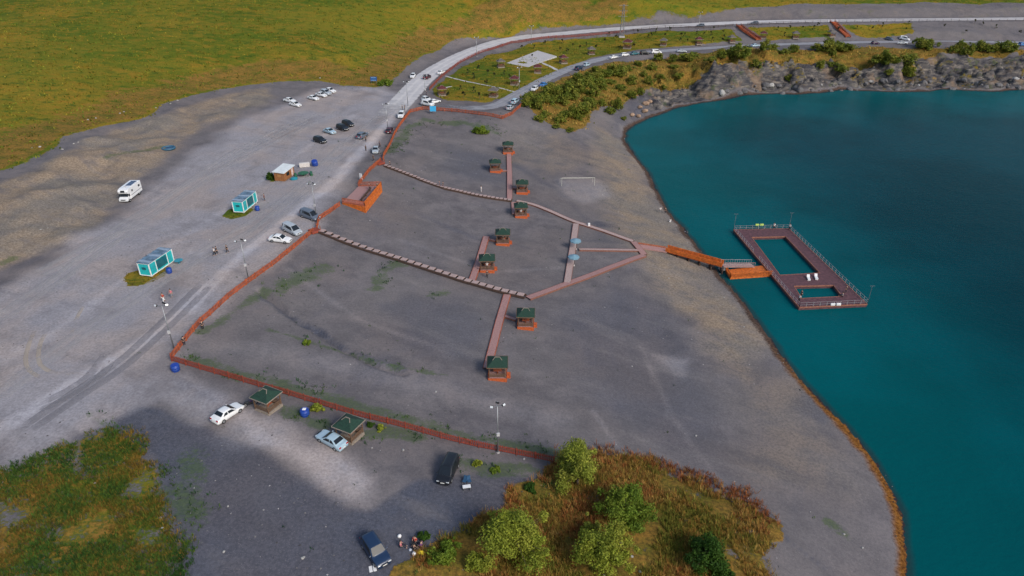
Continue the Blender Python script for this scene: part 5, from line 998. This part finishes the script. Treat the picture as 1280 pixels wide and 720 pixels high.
for s in (-1, 1):
    b = MB(); b.box((2.3, s * 1.01, 1.55), (.7, .04, .5)); b.build('side_window', GLS, o)
    for x, ww, hh, z in ((.9,.55,.45,2.2),(-2.4,.75,.45,2.2)): b = MB(); b.box((x, s * 1.15, z), (ww, .05, hh)); b.build('side_window', GLS, o)
    b = MB(); b.box((-.8, s * 1.15, 1.32), (5.2, .03, .10)); b.build('stripe', M('grey_stripe', (.14,.14,.16), .5), o)
    b = MB(); b.box((3.5, s * .75, .95), (.2, .35, .2)); b.build('headlight', HLM, o, bev=.02); b = MB(); b.box((2.55, s * 1.15, 1.6), (.12, .2, .35)); b.build('wing_mirror', BLK, o, bev=.02)
    for x in (-2.0, 2.6): b = MB(); b.tube((x, s * .85, .36), (x, s * 1.12, .36), .37, .37, 18); w_ = b.build('wheel', TYRE, o); b = MB(); b.tube((x, s * 1.1, .36), (x, s * 1.14, .36), .22, .2, 12); b.build('rim', CHR, w_)
b = MB(); b.box((-1.2, .15, 3.15), (3.0, 1.25, .06)); b.build('solar_panel', M('solar_cell_blue', (.02,.035,.10), .2, .3, 1.), o); b = MB(); b.box((1.1, -.1, 3.15), (.7, .6, .14)); b.build('roof_vent', M('vent_plastic', (.5,.5,.52), .5), o, bev=.03)
b = MB(); b.box((-3.52, 0, 2.2), (.05, 1.1, .6)); b.build('rear_window', GLS, o); b = MB(); b.box((2.86, 0, 2.98), (.3, 1.2, .04)); 
# motorbike
o = thing('motorbike', 'dark motorbike standing between the white sedan and the first parking gazebo', 'motorbike', at(313.5,507), R(30)); 
for x in (-.7, .7): b = MB(); b.tube((x, -.06, .32), (x, .06, .32), .32, .32, 16); w_ = b.build('wheel', TYRE, o); b = MB(); b.tube((x, -.07, .32), (x, .07, .32), .2, .2, 10); b.build('rim', CHR, w_)
b = MB(); b.box((0, 0, .45), (.6, .3, .35)); b.beam((-.7, 0, .32), (0, 0, .6), .14, .1); b.beam((.7, 0, .32), (.45, 0, .95), .1, .1); b.build('frame', BLK, o, bev=.02)
b = MB(); b.box((.15, 0, .80), (.5, .3, .24)); b.build('fuel_tank', PAINT['plum'], o, bev=.06); b = MB(); b.box((-.4, 0, .80), (.7, .28, .12)); b.build('saddle', BLK, o, bev=.03); b = MB(); b.tube((.45, -.38, 1.02), (.45, .38, 1.02), .03, .03, 6); b.build('handlebar', STEEL, o)
# ------------------------------------------------------------------ people: one continuous skinned body; hair and clothes are children
def skin(name, V_, E_, m, sub=1):
    me = bpy.data.meshes.new(name); me.from_pydata([v[:3] for v in V_], E_, []); o = bpy.data.objects.new(name, me); C.objects.link(o)
    md = o.modifiers.new('skin', 'SKIN'); md.use_smooth_shade = True
    if not me.skin_vertices: 
        b = bmesh.new(); b.from_mesh(me); b.verts.layers.skin.verify(); b.to_mesh(me); b.free()
    for i, v in enumerate(V_): d = me.skin_vertices[0].data[i]; d.radius = (v[3], v[4] if len(v) > 4 else v[3]); d.use_root = i == 0
    q = o.modifiers.new('sub', 'SUBSURF'); q.levels = q.render_levels = sub
    ev = o.evaluated_get(bpy.context.evaluated_depsgraph_get()); nm = bpy.data.meshes.new_from_object(ev); nm.name = name; nm.materials.clear(); nm.materials.append(m); bpy.data.objects.remove(o); return nm
SKIN = M('skin_tone', (.40,.24,.17), .6, .08, 10., bump=0.); HAIR = M('dark_hair', (.018,.013,.010), .7, .2, 20.)
def person_proto(pose):
    sit = pose == 'sit'; hz = .93 if not sit else .28
    J = {'pel': (0,0,hz,.135,.10), 'waist': (0,0,hz+.17,.125,.095), 'chest': (.01,0,hz+.38,.155,.11), 'sho': (0,0,hz+.50,.11,.085), 'neck': (.01,0,hz+.58,.052), 'jaw': (.025,0,hz+.66,.072,.08), 'head': (.015,0,hz+.75,.082,.10), 'crown': (.005,0,hz+.82,.055,.07)}
    for s, n_ in ((1, 'l'), (-1, 'r')):
        a = s if pose == 'walk' else 0
        if sit: L3 = [(.05,s*.11,hz-.06,.10),(.42,s*.17,hz+.20,.068),(.62,s*.14,.07,.05),(.78,s*.15,.045,.042)]
        else: L3 = [(0,s*.10,hz-.10,.10),(.02+.16*a,s*.105,.50,.064),(-.02+.24*a - (.12 if a < 0 else 0),s*.105,.09,.046),(.15+.24*a,s*.12,.045,.040)]
        for k, v in zip(('hip','knee','ank','toe'), L3): J[k + n_] = v
        if sit: A3 = [(0,s*.20,hz+.47,.058),(.08,s*.27,hz+.20,.046),(.30,s*.20,hz+.16,.034),(.37,s*.18,hz+.17,.030)]
        else: A3 = [(0,s*.20,hz+.48,.058),(-.03-.08*a,s*.26,hz+.20,.045),(.06-.14*a,s*.27,hz-.05,.033),(.09-.15*a,s*.265,hz-.13,.030)]
        for k, v in zip(('arm','elb','wri','palm'), A3): J[k + n_] = v
        px_, py_, pz_ = J['palm' + n_][:3]
        for f in range(5):
            o_ = (f - 2) * .017 if f < 4 else 0; ln = (.05,.06,.056,.042,.04)[f]
            if f < 4: p1 = (px_ + .01 + o_, py_, pz_ - .035, .0095); p2 = (px_ + .02 + o_, py_ - s * .012, pz_ - .035 - ln, .008)
            else: p1 = (px_ + .03, py_ - s * .01, pz_ + .0, .0105); p2 = (px_ + .05, py_ - s * .02, pz_ - .035, .009)
            J[f'f{f}a{n_}'] = p1; J[f'f{f}b{n_}'] = p2
    ks = list(J); E_ = [('pel','waist'),('waist','chest'),('chest','sho'),('sho','neck'),('neck','jaw'),('jaw','head'),('head','crown')]
    for n_ in 'lr':
        E_ += [('pel','hip'+n_),('hip'+n_,'knee'+n_),('knee'+n_,'ank'+n_),('ank'+n_,'toe'+n_),('sho','arm'+n_),('arm'+n_,'elb'+n_),('elb'+n_,'wri'+n_),('wri'+n_,'palm'+n_)] + [(q, f'f{f}a{n_}') for f in range(5) for q in ('palm'+n_,)] + [(f'f{f}a{n_}', f'f{f}b{n_}') for f in range(5)]
    def sub(keys, gr, nm, m, lv=1): return skin(nm, [(*J[k][:3], J[k][3] * gr, (J[k][4] if len(J[k]) > 4 else J[k][3]) * gr) for k in keys], [(keys.index(a), keys.index(b_)) for a, b_ in E_ if a in keys and b_ in keys], m, lv)
    o = thing('person', 'person', 'person', (0, 0, 0), 0, 'people')
    def kid(nm, me_): q = bpy.data.objects.new(nm, me_); C.objects.link(q); q.parent = o; return q
    body = kid('body', sub(ks, 1., 'body', SKIN)); TOP = M('shirt_cloth', (.5,.5,.5), .85); LEG = M('trouser_cloth', (.03,.035,.05), .85)
    kid('shirt', sub(['waist','pel','chest','sho','arml','elbl','armr','elbr'], 1.32, 'shirt', TOP)); kid('trousers', sub(['pel','hipl','kneel','ankl','hipr','kneer','ankr'], 1.30, 'trousers', LEG))
    hz_ = J['head'][2]; b = MB(); b.lathe([(.100, -.02), (.108, .04), (.095, .09), (.05, .125), (.01, .13)], 12, (-.012, 0, hz_ + .01)); kid('hair', b.mesh('hair', HAIR, True))
    b = MB()
    for s in (-1, 1): b.box((.095, s * .034, hz_ - .01), (.02, .022, .014))
    b.box((.09, 0, hz_ - .085), (.02, .05, .012)); kid('eyes_and_mouth', b.mesh('eyes_and_mouth', BLK))
    b = MB(); b.beam((.10, 0, hz_ - .01), (.125, 0, hz_ - .045), .026, .03); kid('nose', b.mesh('nose', SKIN))
    return o
PP = {k: person_proto(k) for k in ('stand', 'walk', 'sit')}
CL = {n_: M(n_ + '_cloth', c, .85) for n_, c in dict(white=(.70,.70,.72), black=(.014,.014,.018), red=(.42,.045,.03), pink=(.60,.16,.22), dark=(.03,.03,.045), navy=(.02,.035,.10), purple=(.13,.04,.16), maroon=(.12,.015,.025), orange=(.5,.09,.03), grey=(.2,.2,.22)).items()}
def person(pose, px, py, rz, top, leg, label, z=None):
    p = at(px, py) if z is None else P3(px, py, z); return dup(PP[pose], p, R(rz), label, None, 1., {'shirt_cloth': CL[top], 'trouser_cloth': CL[leg]})
for a in [
 ('walk',268.5,319,40,'white','black','person in white top walking left of two others near the kiosk'), ('walk',271.5,318,40,'black','black','person in black close beside the white-topped walker'), ('walk',284.5,316,220,'black','black','person in black walking alone right of the kiosk pair'),
 ('stand',331,251,200,'maroon','dark','person in maroon at the end of the farther turquoise kiosk'), ('walk',205,377,250,'red','white','person in red top and pale trousers near the floodlight mast'), ('walk',215,372,250,'pink','grey','smaller figure in pink right of the red-topped person'),
 ('stand',254,412,130,'black','black','person in black leaning on the long fence, the upper of two'), ('stand',231,432,130,'black','dark','person in black leaning on the long fence, the lower of two'),
 ('stand',503,137.5,0,'black','black','person in black behind the white car at the fence bend, left of a pair'), ('stand',506,138,180,'dark','black','person in dark clothes behind the white car at the fence bend, right of a pair'),
 ('stand',457.5,177,60,'dark','black','dark figure on the road just below the blue-grey car'), ('stand',457.5,189,60,'black','black','dark figure left of the small silver car'), ('stand',475,184,60,'navy','black','dark figure behind the small silver car'), ('walk',467,201.5,40,'black','dark','dark figure walking below the small silver car'),
 ('walk',487.5,208.5,330,'dark','dark','dark figure stepping off the top of the upper stairway'), ('walk',549.5,234,330,'navy','navy','person in navy on the upper stairway, left of a pair'), ('walk',554,235,150,'dark','navy','person in dark on the upper stairway, right of a pair'),
 ('stand',601.5,240,0,'white','white','small white figure on bare beach above the upper stairway'), ('walk',609,347,90,'dark','black','dark figure just below the middle gazebo with people'),
 ('stand',825,266,100,'white','grey','person in white standing by the shore, left of a dark figure'), ('stand',831.5,267,100,'black','dark','dark figure by the shore right of the white-clad person'), ('sit',837.5,278,80,'white','white','person in white sitting on the shore slope'),
 ('stand',533,120,20,'navy','navy','person in navy on the road behind the white hatchback at the junction'), ('sit',501,684,0,'pink','dark','person in pink sitting apart at the left of the picnic group'), ('sit',519,678,250,'red','black','person in red sitting in the picnic group'),
 ('sit',518,688,60,'black','black','person in black sitting in the picnic group beside the yellow bag'), ('sit',527,684,160,'purple','dark','person in purple sitting in the picnic group')]: person(*a)
for px, py, top, lab, z, pose in ((1001,371.5,'dark','dark figure at the corner of the smaller pool opening',PZD,'stand'),(1057,366,'black','dark figure on the deck right of the smaller pool opening',PZD,'stand'),(998.5,377,'white','person in white at the near left railing of the floating deck',PZD,'stand'),
  (1053,371,'grey','person in grey sitting beside the smaller pool opening',PZD,'sit'),(967,286.5,'white','person in white at the far railing of the floating deck',PZD,'stand'),(986.5,287.5,'white','person in white at the far right corner of the floating deck',PZD,'stand'),(472,237,'black','person in black standing on the viewing platform behind the bench',.35,'stand'),(462,237,'maroon','person in maroon standing at the far end of the platform bench',.35,'stand')):
    person(pose, px, py, random.uniform(0, 360), top, 'dark', lab, z)
for px, py, dz, top, lab in ((609,337,.6,'white','person in white seated inside the gazebo at the boardwalk end'),(651,270,.6,'white','person in white inside the gazebo at the foot of the upper stairs'),(629,304,.6,'black','person in black inside the gazebo at the top of the middle boardwalk'),(635,191,.6,'dark','dark figure inside the farthest beach gazebo')):
    p = at(px, py); p.z += dz; p.y -= .9; dup(PP['stand'], p, R(-90), lab, None, 1., {'shirt_cloth': CL[top], 'trouser_cloth': CL['dark']})
for o in PP.values(): drop(o)
# picnic things, chairs, litter, stones
def lump(name, label, cat, px, py, d, m, group=None, seed=0, z=0.):
    b = MB(); rng = random.Random(seed + int(px * 7)); bm_ = bmesh.new(); bmesh.ops.create_icosphere(bm_, subdivisions=2, radius=.5)
    for v in bm_.verts: v.co *= 1 + rng.uniform(-.16, .16); v.co = Vector((v.co.x * d[0], v.co.y * d[1], max(v.co.z, -.35) * d[2] + d[2] * .3))
    me_ = bpy.data.meshes.new(name); bm_.to_mesh(me_); bm_.free(); me_.materials.append(m); o = bpy.data.objects.new(name, me_); C.objects.link(o); p = at(px, py); p.z += z; o.location = p; o.rotation_euler = (0, 0, rng.uniform(0, 6)); return tag(o, label, cat, group)
lump('bag', 'bright yellow bag on the ground at the edge of the picnic group', 'bag', 526, 692, (.9,.6,.5), M('yellow_fabric', (.62,.47,.015), .7)); lump('bag', 'white plastic bag in front of the picnic group, below the black-clad person', 'bag', 517.5, 693, (.5,.45,.4), WHITE)
lump('bag', 'small pale bag left of the white plastic bag at the picnic group', 'bag', 513, 688, (.3,.35,.3), M('pale_blue_plastic', (.5,.55,.65), .5)); lump('bag', 'white bag lying behind the pink-clad seated person', 'bag', 499.5, 671, (.5,.5,.4), WHITE)
b = MB(); 
for i in (-1, 1): b.box((i * .22, 0, .03), (.36, .8, .05))
q = b.build('paper_sheet', WHITE); q.location = at(466, 711); q.rotation_euler = (0, 0, .3); tag(q, 'pair of white sheets lying on the gravel by the navy car bumper', 'sheet')
FAB = M('blue_chair_canvas', (.02,.075,.16), .8)
def chair(px, py, rz, lab):
    o = thing('camping_chair', lab, 'chair', at(px, py), R(rz), 'camping chairs'); b = MB(); b.box((0, 0, .42), (.5, .5, .05)); b.build('seat', FAB, o); b = MB(); b.beam((-.25, 0, .44), (-.42, 0, .95), .5, .05); b.build('backrest', FAB, o)
    for sx in (-1, 1):
        for sy in (-1, 1): b = MB(); b.tube((sx * .2, sy * .2, .42), (sx * .26, sy * .26, 0), .018, .018, 6); b.build('leg', STEEL, o)
chair(581, 604, 250, 'blue camping chair right of the black people carrier, left of a pair'); chair(586.5, 604, 290, 'blue camping chair right of the black people carrier, right of a pair')
o = thing('folding_table', 'small white folding table in front of the two blue camping chairs', 'table', at(583.5,612), R(10)); b = MB(); b.box((0, 0, .55), (1.0, .55, .05)); b.build('tabletop', WHITE, o)
for s in (-1, 1): b = MB(); b.box((s * .42, 0, .27), (.04, .45, .54)); b.build('leg', STEEL, o)
STN = M('pale_stone', (.33,.32,.31), .9, .25, 4., bump=.5); DST = M('grey_stone', (.12,.115,.12), .9, .3, 3., bump=.5)
for i, (px, py) in enumerate([(120,148),(150,142),(155,140),(195,135),(213,130),(222,126),(78,187),(92,180),(98,178),(40,185),(50,184),(82,238),(51,287),(60,285),(110,150),(400,98),(262,300),(238,288),(203,660),(119,604),(200,648),(285,633),(280,690),(380,697),(378,698),
   (545,490),(660,408),(690,406),(760,342),(790,458),(930,409),(836,348),(655,574),(770,556),(755,720),(790,696),(800,715),(1078,685),(918,602),(935,624),(870,545),(445,547),(504,563),(465,560),(1013,640),(1055,668),(905,372)]):
    s = random.uniform(.14, .34) * (1.8 if py < 200 else 1.); lump('stone', 'pale stone lying loose on the gravel', 'stone', px, py, (s * 1.3, s, s * .7), STN, 'loose pale stones', i)
for i in range(70):
    px = 905 + i * 5.5 + random.uniform(-4, 4); py = 118 - (px - 905) * .012 + random.uniform(-13, 0) - (3 if px > 1000 else 0)
    s = random.uniform(.8, 3.0); lump('boulder', 'grey boulder on the broken rock face above the far waterline', 'boulder', px, py, (s * 1.3, s, s * .9), DST if i % 11 else STN, 'boulders on the far rock face', i + 90, -.45 * s)
for i, (px, py) in enumerate([(800,135),(807,131),(812,128),(798,146),(790,145),(806,140)]):
    s = random.uniform(1.4, 2.4); lump('boulder', 'tan boulder heap at the corner of the lake below the dry slope', 'boulder', px, py, (s * 1.3, s, s * .8), M('tan_stone', (.30,.20,.14), .9, .25, 3., bump=.4), 'tan boulders at the lake corner', i)

STB = tintmat('loose_stone', .9, 0., 'tint')
def pebbles(name, label, n, box, f, seed, s0, s1):
    rng = np.random.default_rng(seed); x = rng.uniform(box[0], box[1], n * 4); y = rng.uniform(box[2], box[3], n * 4); k = rng.uniform(size=len(x)) < f(x, y) * smooth(.40, .72, fbm(x, y, 12, 6)); x, y = x[k][:n], y[k][:n]; m_ = len(x)
    s_ = s0 + (s1 - s0) * rng.uniform(size=m_) ** 3; c = np.stack([x, y, Hf(x, y)], -1); D = np.array([(1,0,0),(-1,0,0),(0,1,0),(0,-1,0),(0,0,1),(0,0,-.6)], float)
    v = c[:, None] + D[None] * s_[:, None, None] * rng.uniform(.6, 1.3, (m_, 6, 1)) * np.array([1, 1, .6]) + rng.normal(size=(m_, 6, 3)) * s_[:, None, None] * .18
    F = np.array([(0,2,4),(2,1,4),(1,3,4),(3,0,4),(2,0,5),(1,2,5),(3,1,5),(0,3,5)]); fs = (np.arange(m_)[:, None, None] * 6 + F[None]).reshape(-1, 3)
    t_ = rng.choice(np.array([.07,.10,.16,.26,.36]), m_, p=[.34,.28,.2,.13,.05])[:, None] * np.array([1, .97, 1.0]); o = bpy.data.objects.new(name, numesh(name, v.reshape(-1, 3), fs, STB, np.repeat(t_, 6, 0))); C.objects.link(o); tag(o, label, 'stones', None, 'stuff')
landmask = gsample(((SD > 1.5) & (g_hill < .2)).astype(float))
pebbles('loose_stones', 'small loose stones scattered over the beach and the gravel lots', 7000, (-110, 75, 45, 240), landmask, 21, .03, .17)
rimmask = gsample(smooth(-.2, .4, SD) * smooth(3.2, 1.2, SD) * (GX < 90))
def rim_all(x, y): return rimmask(x, y)
pebbles('shore_stones', 'dark wet stones lining the water edge of the beach', 4000, (10, 90, 30, 260), rim_all, 22, .06, .28)
